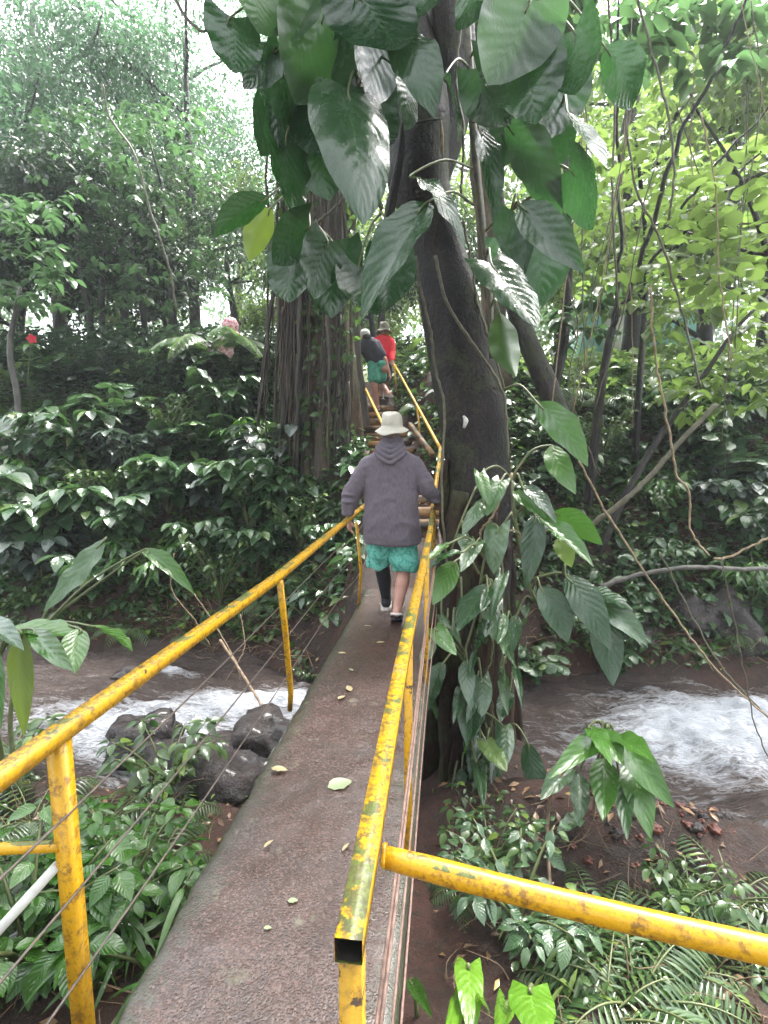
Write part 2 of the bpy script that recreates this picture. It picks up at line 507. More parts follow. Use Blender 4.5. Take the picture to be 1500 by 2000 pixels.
def deck_mat():
    m, n, out = mat('wet_aggregate_concrete')
    tc = N(n, 'ShaderNodeTexCoord'); v = tc.outputs['Object']
    sx = N(n, 'ShaderNodeSeparateXYZ', {0: v}).outputs[0]
    fine = noise_(n, v, 120, 4, .7); mid = noise_(n, v, 22, 6, .65); big = noise_(n, v, 2.6, 4, .6)
    vor = N(n, 'ShaderNodeTexVoronoi', {'Scale': 150.}); n.links.new(v, vor.inputs['Vector'])
    c = mixc(n, ramp(n, big, [(.35, 0.), (.65, 1.)]), (.032, .015, .011), (.074, .036, .026))
    c = mixc(n, ramp(n, mid, [(.4, 0.), (.62, 1.)]), c, (.05, .024, .018))
    sep = N(n, 'ShaderNodeSeparateXYZ', {0: vor.outputs['Color']})
    pebble = ramp(n, sep.outputs[0], [(.70, 0.), (.80, 1.)])
    c = mixc(n, math_(n, 'MULTIPLY', pebble, .22), c, (.24, .17, .145))
    darkp = ramp(n, sep.outputs[1], [(.75, 0.), (.85, 1.)])
    c = mixc(n, math_(n, 'MULTIPLY', darkp, .6), c, (.04, .03, .03))
    # mossy grey-green margins along both edges
    ed = math_(n, 'ABSOLUTE', sx)
    e2 = math_(n, 'ADD', ed, math_(n, 'MULTIPLY', math_(n, 'SUBTRACT', math_(n, 'ADD', math_(n, 'MULTIPLY', mid, .6), math_(n, 'MULTIPLY', big, .4)), .5), .5))
    moss = ramp(n, e2, [(.28, 0.), (.34, 1.)])
    c = mixc(n, math_(n, 'MULTIPLY', moss, .8), c, mixc(n, fine, (.024, .026, .016), (.062, .066, .042)))
    sp = ramp(n, noise_(n, v, 5.5, 5, .6), [(.63, 0.), (.69, 1.)])
    c = mixc(n, math_(n, 'MULTIPLY', sp, .5), c, (.13, .14, .08))
    st = noise_(n, v, 1.1, 5, .65, .8)
    c = mixc(n, math_(n, 'MULTIPLY', ramp(n, st, [(.5, 0.), (.62, 1.)]), .5), c, (.028, .020, .017))
    p = N(n, 'ShaderNodeBsdfPrincipled', {'Specular IOR Level': .55, 'Coat Weight': .45, 'Coat Roughness': .08})
    n.links.new(c, p.inputs['Base Color'])
    b3 = N(n, 'ShaderNodeBump', {'Strength': .5, 'Distance': .006, 'Height': math_(n, 'ADD', mid, math_(n, 'MULTIPLY', fine, .25))}); n.links.new(b3.outputs[0], p.inputs['Coat Normal'])
    wet = ramp(n, noise_(n, v, 7, 4, .6), [(.38, .05), (.62, .24)])
    n.links.new(wet, p.inputs['Roughness'])
    hh = math_(n, 'ADD', math_(n, 'MULTIPLY', vor.outputs['Distance'], -.9), math_(n, 'ADD', math_(n, 'MULTIPLY', mid, 1.4), fine))
    b = N(n, 'ShaderNodeBump', {'Strength': .55, 'Distance': .005, 'Height': hh})
    n.links.new(b.outputs[0], p.inputs['Normal'])
    n.links.new(p.outputs[0], out.inputs[0])
    return m


M['deck'] = deck_mat()


def ground_mat():
    m, n, out = mat('forest_soil')
    tc = N(n, 'ShaderNodeTexCoord'); v = tc.outputs['Object']
    sep = N(n, 'ShaderNodeSeparateXYZ', {0: v})
    a = noise_(n, v, 1.3, 6, .6); b_ = noise_(n, v, 14, 6, .7); f = noise_(n, v, 60, 4, .7)
    c = mixc(n, ramp(n, a, [(.4, 0.), (.6, 1.)]), (.020, .010, .007), (.062, .026, .018))
    c = mixc(n, ramp(n, b_, [(.5, 0.), (.6, 1.)]), c, (.03, .02, .014))
    c = mixc(n, ramp(n, f, [(.58, 0.), (.66, 1.)]), c, (.10, .06, .04))
    # grass-green on the flat land beyond
    far = ramp(n, math_(n, 'MULTIPLY', sep.outputs[1], .01), [(.13, 0.), (.16, 1.)])
    c = mixc(n, far, c, mixc(n, b_, (.12, .17, .03), (.28, .32, .08)))
    p = N(n, 'ShaderNodeBsdfPrincipled', {'Roughness': .5, 'Specular IOR Level': .4})
    n.links.new(c, p.inputs['Base Color'])
    n.links.new(ramp(n, a, [(.4, .35), (.6, .7)]), p.inputs['Roughness'])
    bb = N(n, 'ShaderNodeBump', {'Strength': .9, 'Distance': .04, 'Height': math_(n, 'ADD', b_, math_(n, 'MULTIPLY', f, .4))})
    n.links.new(bb.outputs[0], p.inputs['Normal'])
    n.links.new(p.outputs[0], out.inputs[0])
    return m


M['ground'] = ground_mat()


def water_mat():
    m, n, out = mat('rapid_brown_water')
    tc = N(n, 'ShaderNodeTexCoord'); v = tc.outputs['Object']
    mp = N(n, 'ShaderNodeMapping', {'Scale': (.42, 1.5, 1.0)}); n.links.new(v, mp.inputs[0])
    at = N(n, 'ShaderNodeAttribute', attribute_name='foam')
    a = noise_(n, mp.outputs[0], 3.2, 8, .68, 1.2); f = noise_(n, mp.outputs[0], 15, 8, .65, 1.2)
    foam = math_(n, 'ADD', math_(n, 'MULTIPLY', at.outputs['Fac'], .42), math_(n, 'ADD', math_(n, 'MULTIPLY', a, .75), math_(n, 'MULTIPLY', f, .32)))
    rd = math_(n, 'SUBTRACT', 1., math_(n, 'ABSOLUTE', math_(n, 'SUBTRACT', math_(n, 'MULTIPLY', noise_(n, mp.outputs[0], 6.5, 6, .6, 1.8), 2.), 1.)))
    rd = ramp(n, rd, [(.86, 0.), (.99, 1.)])
    foam = math_(n, 'ADD', foam, math_(n, 'MULTIPLY', rd, math_(n, 'ADD', math_(n, 'MULTIPLY', at.outputs['Fac'], .22), .05)))
    fo = ramp(n, foam, [(.66, 0.), (.76, .35), (1.0, 1.)])
    c = mixc(n, fo, mixc(n, a, (.030, .021, .018), (.115, .088, .078)), (.52, .54, .58))  # brown painted darker in wave troughs and lighter on crests, as shading
    p = N(n, 'ShaderNodeBsdfPrincipled', {'IOR': 1.33, 'Specular IOR Level': .6})
    n.links.new(c, p.inputs['Base Color'])
    n.links.new(ramp(n, foam, [(.6, .12), (.8, .6)]), p.inputs['Roughness'])
    b = N(n, 'ShaderNodeBump', {'Strength': 1., 'Distance': .11, 'Height': math_(n, 'ADD', a, math_(n, 'MULTIPLY', f, .4))})
    n.links.new(b.outputs[0], p.inputs['Normal'])
    n.links.new(p.outputs[0], out.inputs[0])
    return m


M['water'] = water_mat()


# ------------------------------------------------------------------ terrain
def path_x(y):
    return np.interp(y, [5.3, 6.6, 10, 12, 16], [-.5, -.45, -1.48, -2.0, -3.])


def path_z(y):
    return np.interp(y, [5.0, 5.4, 6.4, 9.6, 11.5, 16], [-.08, .03, .62, 2.12, 2.9, 3.3])


def ground_z(x, y):
    x = np.asarray(x, float); y = np.asarray(y, float)
    ys = 5.0 + 1.3 * (1 - np.exp(-((x + .5) / 1.3) ** 2)) + .35 * vn(x * .5, y * 0 + 3.1, 5)
    d = y - ys
    near = np.interp(y, [-8, 0, .5, 1.6, 3.3, 4.2], [.3, .0, -.25, -.95, -1.12, -1.8]) 
    near = near + .12 * fbm(x * 1.1, y * 1.1, 3)
    steep = 1 + .25 * vn(x * .35, y * 0 + .5, 9)
    far = np.interp(d * steep, [-.5, 0, .5, 1.6, 2.6, 3.7, 6, 14, 40, 200], [-1.9, -1.42, -.75, .35, 1.55, 2.55, 3.05, 4.4, 7.5, 30])
    far = far + .22 * fbm(x * .9, y * .9, 21) * np.clip(d, 0, 1)
    z = np.where(y < ys - .5, np.minimum(near, 5), np.maximum(far, -1.9))
    z = np.where((y >= 3.6) & (y < ys - .5), np.minimum(z, -1.6), z)
    # mound that carries the big tree, beside the bridge
    mo = np.exp(-(((x - .45) / .75) ** 2 + ((y - 4.3) / .85) ** 2))
    z = z + mo * .75
    # muddy spit with red stones on the right shore
    mo2 = np.exp(-(((x - 1.6) / 1.1) ** 2 + ((y - 3.35) / .45) ** 2))
    z = z + mo2 * .25
    # worn ramp and stair cutting
    px, pz = path_x(y), path_z(y)
    k = np.clip(1 - (np.abs(x - px) - .45) / .5, 0, 1) * np.clip((y - 4.9) / .3, 0, 1)
    k = k * k * (3 - 2 * k)
    z = z * (1 - k) + pz * k
    return z


def gz(x, y): return float(ground_z(np.array([x]), np.array([y]))[0])


def make_ground():
    def axis(lo, hi, a, b, st):
        c = list(np.arange(a, b, st)); s = st
        p = b
        while p < hi: c.append(p); s *= 1.13; p += s
        c.append(hi); s = st; p = a - st
        while p > lo: c.insert(0, p); s *= 1.13; p -= s
        c.insert(0, lo); return np.array(c)
    xs = axis(-260, 260, -6, 6, .06); ys = axis(-60, 420, -.5, 11.5, .06)
    X, Y = np.meshgrid(xs, ys); Z = ground_z(X, Y)
    loc = (np.abs(X) < 8) & (Y < 14)
    Z = Z + np.where(loc, .05 * fbm(X * 5, Y * 5, 40, 4), 0) * np.clip(np.abs(X - path_x(Y)) * 2, .3, 1)
    V = np.stack([X, Y, Z], -1).reshape(-1, 3)
    nx, ny = len(xs), len(ys)
    i = np.arange(nx * ny).reshape(ny, nx)
    F = np.stack([i[:-1, :-1], i[:-1, 1:], i[1:, 1:], i[1:, :-1]], -1).reshape(-1, 4)
    tag(part('ground', (V, F), M['ground']), 'dark muddy forest soil of both river banks', kind='structure')


make_ground()


def make_river():
    xs = np.concatenate([np.arange(-14, -6.5, .12), np.arange(-6.5, 6.5, .035), np.arange(6.5, 14, .12)]); ys = np.arange(2.6, 7.6, .028)
    X, Y = np.meshgrid(xs, ys)
    foam = np.zeros_like(X)
    for cx, cy, sx, sy, a in ((-2.9, 4.3, .7, .5, 1.1), (-1.9, 5.0, .8, .35, 1.0), (-4.3, 4.6, 1.2, .35, .35), (3.4, 5.1, 1.4, .75, 1.25), (2.4, 4.9, .7, .4, .8),
                              (-1.25, 3.2, .35, .4, .9), (5.2, 5.5, 1.5, .7, 1.1), (-1.7, 3.9, .5, .3, .5), (-3.4, 5.7, .3, .15, .6), (1.2, 4.75, .5, .3, .2)):
        foam += a * np.exp(-(((X - cx) / sx) ** 2 + ((Y - cy) / sy) ** 2))
    foam += .18 * fbm(X * .8, Y * 1.6, 33)
    Z = -1.32 + .13 * fbm(X * 1.2, Y * 2.0, 50, 3) + .10 * fbm(X * 3.5, Y * 6, 55, 4) + .025 * (1 - 2 * np.abs(fbm(X * 4, Y * 10, 57, 4))) * np.clip(.35 + foam, .2, 1.2) * (1 + 2 * np.clip(foam, 0, 1)) + .05 * np.clip(foam, 0, 1.2)
    V = np.stack([X, Y, Z], -1).reshape(-1, 3)
    nx, ny = len(xs), len(ys)
    i = np.arange(nx * ny).reshape(ny, nx)
    F = np.stack([i[:-1, :-1], i[:-1, 1:], i[1:, 1:], i[1:, :-1]], -1).reshape(-1, 4)
    o = part('river', (V, F), M['water'])
    at = o.data.attributes.new('foam', 'FLOAT', 'POINT')
    at.data.foreach_set('value', np.clip(foam, -1, 1.5).astype(np.float32).ravel())
    tag(o, 'brown rushing stream with white rapids', kind='structure')


make_river()


def boulder(name, label, c, s, seed, group=None, m='rock'):
    import bmesh
    bm = bmesh.new(); bmesh.ops.create_icosphere(bm, subdivisions=4, radius=1)
    V = []
    for v in bm.verts:
        q = v.co.copy()
        k = 1 + .55 * mnoise.noise(q * 1.2 + Vector((seed * 3.1, 0, 0))) + .22 * mnoise.noise(q * 3 + Vector((0, seed, 0))) + .10 * mnoise.noise(q * 8)
        V.append((q.x * k * s[0] + c[0], q.y * k * s[1] + c[1], q.z * k * s[2] + c[2]))
    F = np.array([[v.index for v in f.verts] for f in bm.faces]); bm.free()
    o = part(name, (V, F), M[m], loc=c)
    return tag(o, label, 'rock', group)


g = 'boulders in and beside the stream'
q = Pz(290, 1450, -1.2); boulder('boulder', 'rounded dark boulder standing in the white rapids', (q[0], q[1], -1.22), (.34, .3, .26), 1, g)
q = Pz(440, 1500, -1.15); boulder('boulder', 'largest flat wet boulder beside the bridge, left of the deck', (q[0], q[1], -1.3), (.68, .42, .34), 2, g)
q = Pz(530, 1440, -1.1); boulder('boulder', 'purple grey boulder touching the foot of the bridge', (q[0], q[1], -1.25), (.42, .4, .36), 3, g)
q = Pz(345, 1640, -1.15); boulder('boulder', 'half hidden stone under the leafy plants near the white spill', (q[0], q[1], -1.35), (.35, .3, .25), 4, g)
q = Pz(250, 1318, -1.25); boulder('boulder', 'small dark stone splashing at the far edge of the left rapids', (q[0], q[1], -1.3), (.2, .12, .13), 5, g)
q = Pz(1240, 1245, -.9); boulder('boulder', 'grey boulder under the far right bank above the foam', (q[0], q[1] + .4, -1.0), (.62, .4, .42), 6, g)
q = Pz(1390, 1200, -.7); boulder('boulder', 'tallest grey boulder on the right bank behind the fallen branch', (q[0], q[1], -.85), (.55, .4, .5), 7, g)
q = Pz(1470, 1640, -1.1); boulder('boulder', 'blackish boulder on the muddy right shore', (q[0], q[1], -1.25), (.28, .22, .2), 8, g)
q = Pz(1370, 1590, -1.1); boulder('boulder', 'low dark rock shelf at the water edge on the right', (q[0], q[1], -1.22), (.42, .16, .16), 9, g)
g = 'red stones on the muddy shore'
for k in range(70):
    px, py = random.gauss(1285, 75), random.gauss(1635, 32)
    q = Pz(px, py, -1.0); z = gz(q[0], q[1])
    r = random.choice((.012, .016, .02, .028, .04))
    o = boulder('stone', 'small broken stone in the reddish heap on the right muddy shore', (q[0], q[1], max(z, -1.3) + r * .3), (r, r * .8, r * .7), 20 + k, g, 'red_rock' if k % 3 else 'rock')

# ------------------------------------------------------------------ footbridge
XL, XR = -.88, -.115
bridge = thing('footbridge', 'narrow wet concrete footbridge with peeling yellow handrails and wires', 'bridge', (-.5, 0, 0))


def deck_geo():
    xs = np.linspace(XL, XR, 40); ys = np.arange(-.6, 5.42, .03)
    X, Y = np.meshgrid(xs, ys)
    n = .006 * fbm(X * 9, Y * 9, 60, 4) + .003 * vn(X * 60, Y * 60, 4)
    Z = n - .012 * np.cos((X - XL) / (XR - XL) * 2 * math.pi) * .5
    e = np.minimum(X - XL, XR - X)
    Z -= .03 * np.exp(-e / .012)
    jig = .010 * fbm(Y * 6, Y * 0 + 1, 61) + .006 * vn(Y * 30, Y * 0, 62)
    X = X + jig * (np.exp(-(X - XL) / .04) + .5 * np.exp(-(XR - X) / .03))
    ny, nx = X.shape
    V = np.stack([X, Y, Z], -1).reshape(-1, 3)
    i = np.arange(nx * ny).reshape(ny, nx)
    F = np.stack([i[:-1, :-1], i[:-1, 1:], i[1:, 1:], i[1:, :-1]], -1).reshape(-1, 4)
    # sides and underside
    lo = V[i[:, 0]].copy(); lo[:, 2] = -.17; lo[:, 0] += .02
    ro = V[i[:, -1]].copy(); ro[:, 2] = -.17; ro[:, 0] -= .02
    a = len(V); V = np.vstack([V, lo, ro]); b = a + ny
    L = np.arange(ny - 1)
    F2 = np.stack([i[:-1, 0], i[1:, 0], a + L + 1, a + L], -1)
    F3 = np.stack([i[1:, -1], i[:-1, -1], b + L, b + L + 1], -1)
    F4 = np.stack([a + L, a + L + 1, b + L + 1, b + L], -1)
    F5 = np.array([[i[0, 0], a, b, i[0, -1]]]); F6 = np.array([[i[-1, 0], i[-1, -1], b + ny - 1, a + ny - 1]])
    return V, np.vstack([F, F2, F3, F4, F5, F6]), None


part('deck', deck_geo(), M['deck'], bridge)
for x in (-.78, -.22):
    part('beam', tube([(x, -.6, -.26), (x, 5.5, -.26)], .09, square=True), M['rock'], bridge, smooth=False)

rail_r = [(-.122, .58, .87), (-.125, .8, .87), (-.136, 1.5, .87), (-.136, 2.8, .87), (-.142, 4.0, .885), (-.150, 4.75, .99), tuple(P(857, 905, 5.9)), tuple(P(860, 876, 6.6))]
rail_l = [(-.88, -.2, .87), (-.883, 1.0, .87), (-.85, 2.4, .87), (-.885, 4.19, .87), tuple(P(716, 985, 5.0)), tuple(P(768, 872, 6.6))]


def hollow_rail(pts, r, name, m):
    V, F, UV = tube(pts, r, square=True, up=(0, 0, 1), cap=False)
    o = part(name, (V, F, UV), m, bridge, smooth=False)
    # dark inside of the open end
    T = nrm(np.array(pts[1], float) - np.array(pts[0], float))
    V2, F2, _ = tube([np.array(pts[0]) + T * .001, np.array(pts[0]) + T * .12], r - .003, square=True, up=(0, 0, 1))
    F2 = np.vstack([F2[:4, ::-1], F2[5:6, ::-1]])
    part('open_end', (V2, F2), M['black_hollow'], o, smooth=False)
    mod = None
    return o


def dense(pts, st=.25):
    out = []
    for a, b in zip(pts[:-1], pts[1:]):
        a = np.array(a, float); b = np.array(b, float); n = max(1, int(np.linalg.norm(b - a) / st))
        out += [a + (b - a) * k / n for k in range(n)]
    out.append(np.array(pts[-1], float)); return out


rr = hollow_rail(dense(rail_r), .0185, 'handrail', M['yellow_top']); rr['label'] = 'right handrail with green algae patches'
rl = hollow_rail(dense(rail_l), .0185, 'handrail', M['yellow_top'])
part('post', tube([(-.122, .605, .846), (-.122, .612, -.15)], .0155, square=True), M['yellow'], rr, smooth=False)
for y, yb in ((1.75, 1.75), (3.2, 3.2), (4.6, 4.6)):
    z = np.interp(y, [p[1] for p in rail_r], [p[2] for p in rail_r]) - .02
    part('post', tube([(-.137, y, z), (-.134, yb, -.12)], .014, square=True), M['yellow'], rr, smooth=False)
a = P(115, 1452, 1.0); b = P(163, 1995, 1.03)
d = (b - a) / (a[2] - b[2])
part('post', tube([(a[0], a[1], .85), tuple(b + d * (b[2] + .15))], .0185, square=True), M['yellow'], rl, smooth=False)
part('post', tube([tuple(P(547, 1136, 2.4)), tuple(P(558, 1240, 2.55)), tuple(P(568, 1352, 2.72)), (-.93, 2.8, -.05)], .013, square=True), M['yellow'], rl, smooth=False)
part('post', tube([tuple(P(696, 1020, 4.7)), tuple(P(705, 1115, 4.75)), (-.87, 4.8, -.05)], .013, square=True), M['yellow'], rl, smooth=False)
# welded side rails running out along the bank
e = Pz(1500, 1856, .80)
e2 = np.array([-.1, .78, .835]); dd = (e - e2)
sr = part('side_rail', tube([e2 + dd * t + np.array([0, 0, -.004 * math.sin(t * 3.1)]) for t in np.linspace(0, 1.5, 30)], [.0172, .0196, .0192, .0198, .0190, .0197, .0194, .0199, .0193], 16, wob=.03), M['yellow'], bridge)
part('weld', tube(catmull([e2 + np.array([.0, a_[0], a_[1]]) for a_ in ((-.02, 0), (0, .019), (.021, 0), (0, -.019), (-.02, .002))], 5), .0042, 8, wob=.5), M['yellow'], sr)
sl0 = P(118, 1652, 1.0); sl1 = P(-200, 1668, 1.0)
part('side_rail', tube([sl0, sl1, sl1 + (sl1 - sl0)], .0135, 10), M['yellow'], bridge)
b0 = P(112, 1690, 1.0); b1 = P(-60, 1880, .93)
part('brace', tube([b0, b1, b1 + (b1 - b0) * .6], .012, 10), M['grey_pipe'], bridge)
for z in (.68, .47, .25):
    pts = [(-.885, -.3, z)] + [(-.885 + .01 * math.sin(y), y, z - .012 * math.sin(y * 1.3)) for y in np.arange(.3, 4.8, .5)] + [(-.86, 5.0, z + .05), (-.8, 6.2, z + .5)]
    part('cable', tube(catmull(pts, 3), .0032, 6), M['cable'], bridge)
for z, x in ((.69, -.098), (.66, -.094), (.64, -.098), (.42, -.096), (.22, -.093)):
    pts = [(x, -.3, z)] + [(x + .004 * math.sin(y * 2), y, z - .012 * math.sin(y * 1.3 + z * 9)) for y in np.arange(.3, 4.8, .5)] + [(x, 5.2, z + .1), (x, 6.4, z + .55)]
    part('cable', tube(catmull(pts, 3), .0035, 6), M['cable_rust'], bridge)

# ------------------------------------------------------------------ staircase up the far bank
stairs = thing('staircase', 'weathered timber steps climbing the far bank between thin yellow rails', 'stairs', (-.5, 6.3, .6))
ns = 14
for k in range(ns):
    y = 6.25 + k * .262; x = float(path_x(y)); z = .56 + k * .122 + (.0 if k < 9 else .01 * (k - 8))
    wd = .74 - .004 * k
    yaw = .06 + random.uniform(-.03, .03) + .02 * k
    rot = np.array([[math.cos(yaw), -math.sin(yaw), 0], [math.sin(yaw), math.cos(yaw), 0], [random.uniform(-.015, .015), 0, 1]])
    G1 = box((x, y, z + .03), (wd, .17, .035), rot)
    G2 = box((x, y - .088, z - .02), (wd * .97, .025, .13), rot)
    part('step', join([G1, G2]), M['step'], stairs, smooth=False)
a = P(800, 828, 8.4); b = P(845, 888, 6.8)
part('stringer', tube([a, b], .028, square=True), M['step'], stairs, smooth=False)
sr1 = part('handrail', tube(dense([P(860, 876, 6.6), P(815, 793, 8.2), P(770, 712, 10.0)]), .016, square=True, up=(0, 0, 1)), M['yellow'], stairs, smooth=False)
sl1_ = part('handrail', tube(dense([P(768, 872, 6.6), P(744, 822, 7.6), P(716, 765, 8.8), P(690, 715, 10.0)]), .017, square=True, up=(0, 0, 1)), M['yellow'], stairs, smooth=False)
for (px, py, Y, qx, qy), pr_ in (((770, 716, 9.9, 776, 772), sr1), ((815, 797, 8.1, 822, 870), sr1), ((860, 882, 6.6, 866, 1010), sr1), ((700, 738, 9.6, 706, 800), sl1_), ((767, 880, 6.6, 764, 990), sl1_)):
    part('post', tube([P(px, py, Y), P(qx, qy, Y)], .012, square=True), M['yellow'], pr_, smooth=False)


# ------------------------------------------------------------------ leaf shapes
T_small = leaf_tpl('ovate', 2, 1, .15, .25, width=.45)
T_med = leaf_tpl('ovate', 4, 1, .14, .3, width=.55)
T_lance = leaf_tpl('lance', 3, 1, .12, .3, width=.22)
T_shrub = leaf_tpl('ovate', 8, 2, .13, .28, ruffle=.012, width=.62)
T_round = leaf_tpl('round', 6, 2, .08, .15, width=.85)


def hit(px, py, y0=1.2, y1=30):
    """where the sight line through a photo pixel meets the ground"""
    d = ray(px, py); d = d / d[1]
    Y = np.arange(y0, y1, .02)
    pts = CAM + d[None] * Y[:, None]
    g_ = ground_z(pts[:, 0], pts[:, 1])
    k = np.nonzero(pts[:, 2] < g_)[0]
    i = k[0] if len(k) else len(Y) - 1
    return np.array([pts[i, 0], pts[i, 1], g_[i]])


def rand_dirs(n, zlo=-1, zhi=1):
    a = rng.uniform(0, 2 * math.pi, n); z = rng.uniform(zlo, zhi, n)
    r = np.sqrt(np.clip(1 - z * z, 0, 1)); return np.stack([r * np.cos(a), r * np.sin(a), z], 1)


def clumps(centres, radii, per, size, tpl, droop=.5, flat=.7):
    pos, dr, nn = [], [], []
    for c, r, k in zip(centres, radii, per):
        q = rand_dirs(k) * (rng.uniform(0, 1, k) ** .45)[:, None] * r
        q[:, 2] *= flat
        o = nrm(q) * [1, 1, .35] + rng.normal(0, .45, (k, 3)); o[:, 2] -= droop
        pos.append(q + c); dr.append(o)
        m_ = rng.normal(0, .45, (k, 3)); m_[:, 2] += 1; nn.append(m_)
    pos = np.vstack(pos); sz = size * rng.uniform(.6, 1.35, len(pos))
    return scatter(tpl, pos, np.vstack(dr), np.vstack(nn), sz)


def limb(p0, d0, length, r0, n=8, wig=.25, lift=0.):
    pts = [np.array(p0, float)]; d = nrm(np.array(d0, float))
    for k in range(n):
        d = nrm(d + rng.normal(0, wig, 3) * .5 + np.array([0, 0, lift]))
        pts.append(pts[-1] + d * length / n)
    return np.array(pts), np.linspace(r0, r0 * .25, n + 1)


# ------------------------------------------------------------------ canopy trees
def make_canopy_tree(name, label, cat, loc, group, H, R, nleaf, leaf, m, bark, nl=9, tpl=T_small, r0=.2, low=.35):
    """tapered trunk with limbs and a ragged leafy crown; H = height, R = crown radius"""
    t = thing(name, label, cat, loc, group); L = np.array(loc, float)
    tr = [L + [0, 0, -.6], L + [.1, 0, H * .25], L + [rng.uniform(-.4, .4), rng.uniform(-.3, .3), H * .55], L + [rng.uniform(-.6, .6), 0, H * .85]]
    tp = catmull(tr, 6)
    part('trunk', tube(tp, [r0 * 1.25, r0, r0 * .7, r0 * .3], 10, wob=.15), M[bark], t)
    C_, Rr = [], []
    for k in range(nl):
        f = rng.uniform(low, .95); i = int(f * (len(tp) - 1))
        az = k * 2.4 + rng.uniform(-.4, .4)
        l, rad = limb(tp[i], (math.cos(az), math.sin(az), .45), R * rng.uniform(.7, 1.05) * (1.1 - .45 * abs(f - .6)), r0 * .4, 7, .3, .02)
        part('limb', tube(l, rad, 6), M[bark], t)
        for j in (3, 5, 6, 7):
            C_.append(l[j] + rng.normal(0, .35, 3)); Rr.append(rng.uniform(.16, .30) * R)
            C_.append(l[j] + rng.normal(0, R * .17, 3)); Rr.append(rng.uniform(.12, .22) * R)
    w_ = np.array(Rr) ** 2; per = (nleaf * w_ / w_.sum()).astype(int)
    part('crown', clumps(C_, Rr, per, leaf, tpl, .5, .8), M[m], t)
    return t


gL = 'small leaved trees beyond the left bank'
protoA = make_canopy_tree('canopy_tree', 'tall hazy blue green tree filling the upper left sky', 'tree', (*P(110, 600, 16)[:2], gz(*P(110, 600, 16)[:2])), gL, 14, 5.0, 24000, .155, 'canopy_blue', 'bark_grey')
protoB = make_canopy_tree('canopy_tree', 'slender feathery tree left of the fig trunk with white sky showing through', 'tree', (*P(330, 600, 19)[:2], gz(*P(330, 600, 19)[:2])), gL, 15, 5.0, 19000, .155, 'canopy_blue', 'bark_dark')
gR = 'bright green trees beyond the right bank'
protoC = make_canopy_tree('bright_tree', 'bright yellow green tree behind the forked trunks', 'tree', (*P(1230, 600, 14)[:2], gz(*P(1230, 600, 14)[:2])), gR, 10, 4.2, 9500, .20, 'bright', 'bark_dark', tpl=T_med, low=.2)


def place_tree(proto, px, Y, sc, rz, label, group, dz=0., cat='tree'):
    c = copy_tree(proto)
    q = P(px, 600, Y)
    c.location = (q[0], q[1], gz(q[0], q[1]) + dz); c.scale = (sc, sc, sc * 1.0); c.rotation_euler = (0, 0, rz)
    tag(c, label, cat, group)
    return c


gD = 'dark bushy trees along the top of the left bank'
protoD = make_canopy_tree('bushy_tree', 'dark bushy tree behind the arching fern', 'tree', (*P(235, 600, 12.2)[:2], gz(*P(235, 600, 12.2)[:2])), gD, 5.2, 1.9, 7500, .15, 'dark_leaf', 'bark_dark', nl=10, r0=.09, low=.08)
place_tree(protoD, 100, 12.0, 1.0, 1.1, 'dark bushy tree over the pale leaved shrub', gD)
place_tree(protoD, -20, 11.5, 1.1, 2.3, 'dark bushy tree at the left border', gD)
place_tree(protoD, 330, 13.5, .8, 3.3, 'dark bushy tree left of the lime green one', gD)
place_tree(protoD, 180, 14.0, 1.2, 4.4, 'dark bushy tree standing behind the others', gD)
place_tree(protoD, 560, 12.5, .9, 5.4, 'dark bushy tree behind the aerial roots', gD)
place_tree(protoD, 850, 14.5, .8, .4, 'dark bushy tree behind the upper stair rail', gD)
place_tree(protoB, -60, 13, .85, 1.2, 'dark leafy tree at the left border rising over the red flower', gL)
place_tree(protoA, 230, 27, 1.2, 2.2, 'far pale tree in the gap between the two nearest left trees', gL)
place_tree(protoA, 470, 29, 1.05, 4.0, 'distant hazy tree just left of the fig with aerial roots', gL)
place_tree(protoB, -20, 24, 1.15, 3.3, 'far misty tree behind the one at the left border', gL)
place_tree(protoB, 620, 26, 1.2, .4, 'tree whose crown shows between fig trunk and dark leaning trunk', gL)
place_tree(protoB, 120, 17, .8, 5.1, 'feathery tree filling the gap above the dark bushy trees at the left', gL, dz=.5)
place_tree(protoB, 380, 15, .75, 1.9, 'feathery tree next to the yellowish hanging leaf', gL)
place_tree(protoC, 745, 18, .7, 1.5, 'green tree right behind the two people on the stairs', gL)
place_tree(protoD, 735, 13.5, .9, 2.8, 'dark bushy tree behind the person in red', gD)
place_tree(protoC, 455, 17, .62, 1.0, 'low lime green tree glowing behind the pink hood', gL)
place_tree(protoC, 240, 15, .5, 2.0, 'low bright green tree behind the arching fern fronds', gL)
place_tree(protoC, 40, 14, .58, 4.0, 'low yellow green tree behind the red flower', gL)
place_tree(protoC, 700, 22, .8, 5.0, 'sunny green tree above the two people on the stairs', gL)
place_tree(protoC, 1390, 13, .8, 2.6, 'bright broad leaved tree nearest the right border', gR)
place_tree(protoC, 1100, 19, 1.05, 3.9, 'tall light green tree behind the slanting mossy trunk', gR)
place_tree(protoA, 1330, 26, 1.15, .8, 'tall pale tree in the upper right with white sky gaps', gR)
place_tree(protoC, 1520, 19, 1.2, .3, 'yellow green tree rising over the turquoise shed, rightmost', gR)
place_tree(protoA, 960, 25, 1.2, 5.2, 'misty tall tree directly behind the dark leaning trunk', gR)
place_tree(protoB, 1500, 17, .9, 2.2, 'feathery tree leaning in at the upper right corner', gR)


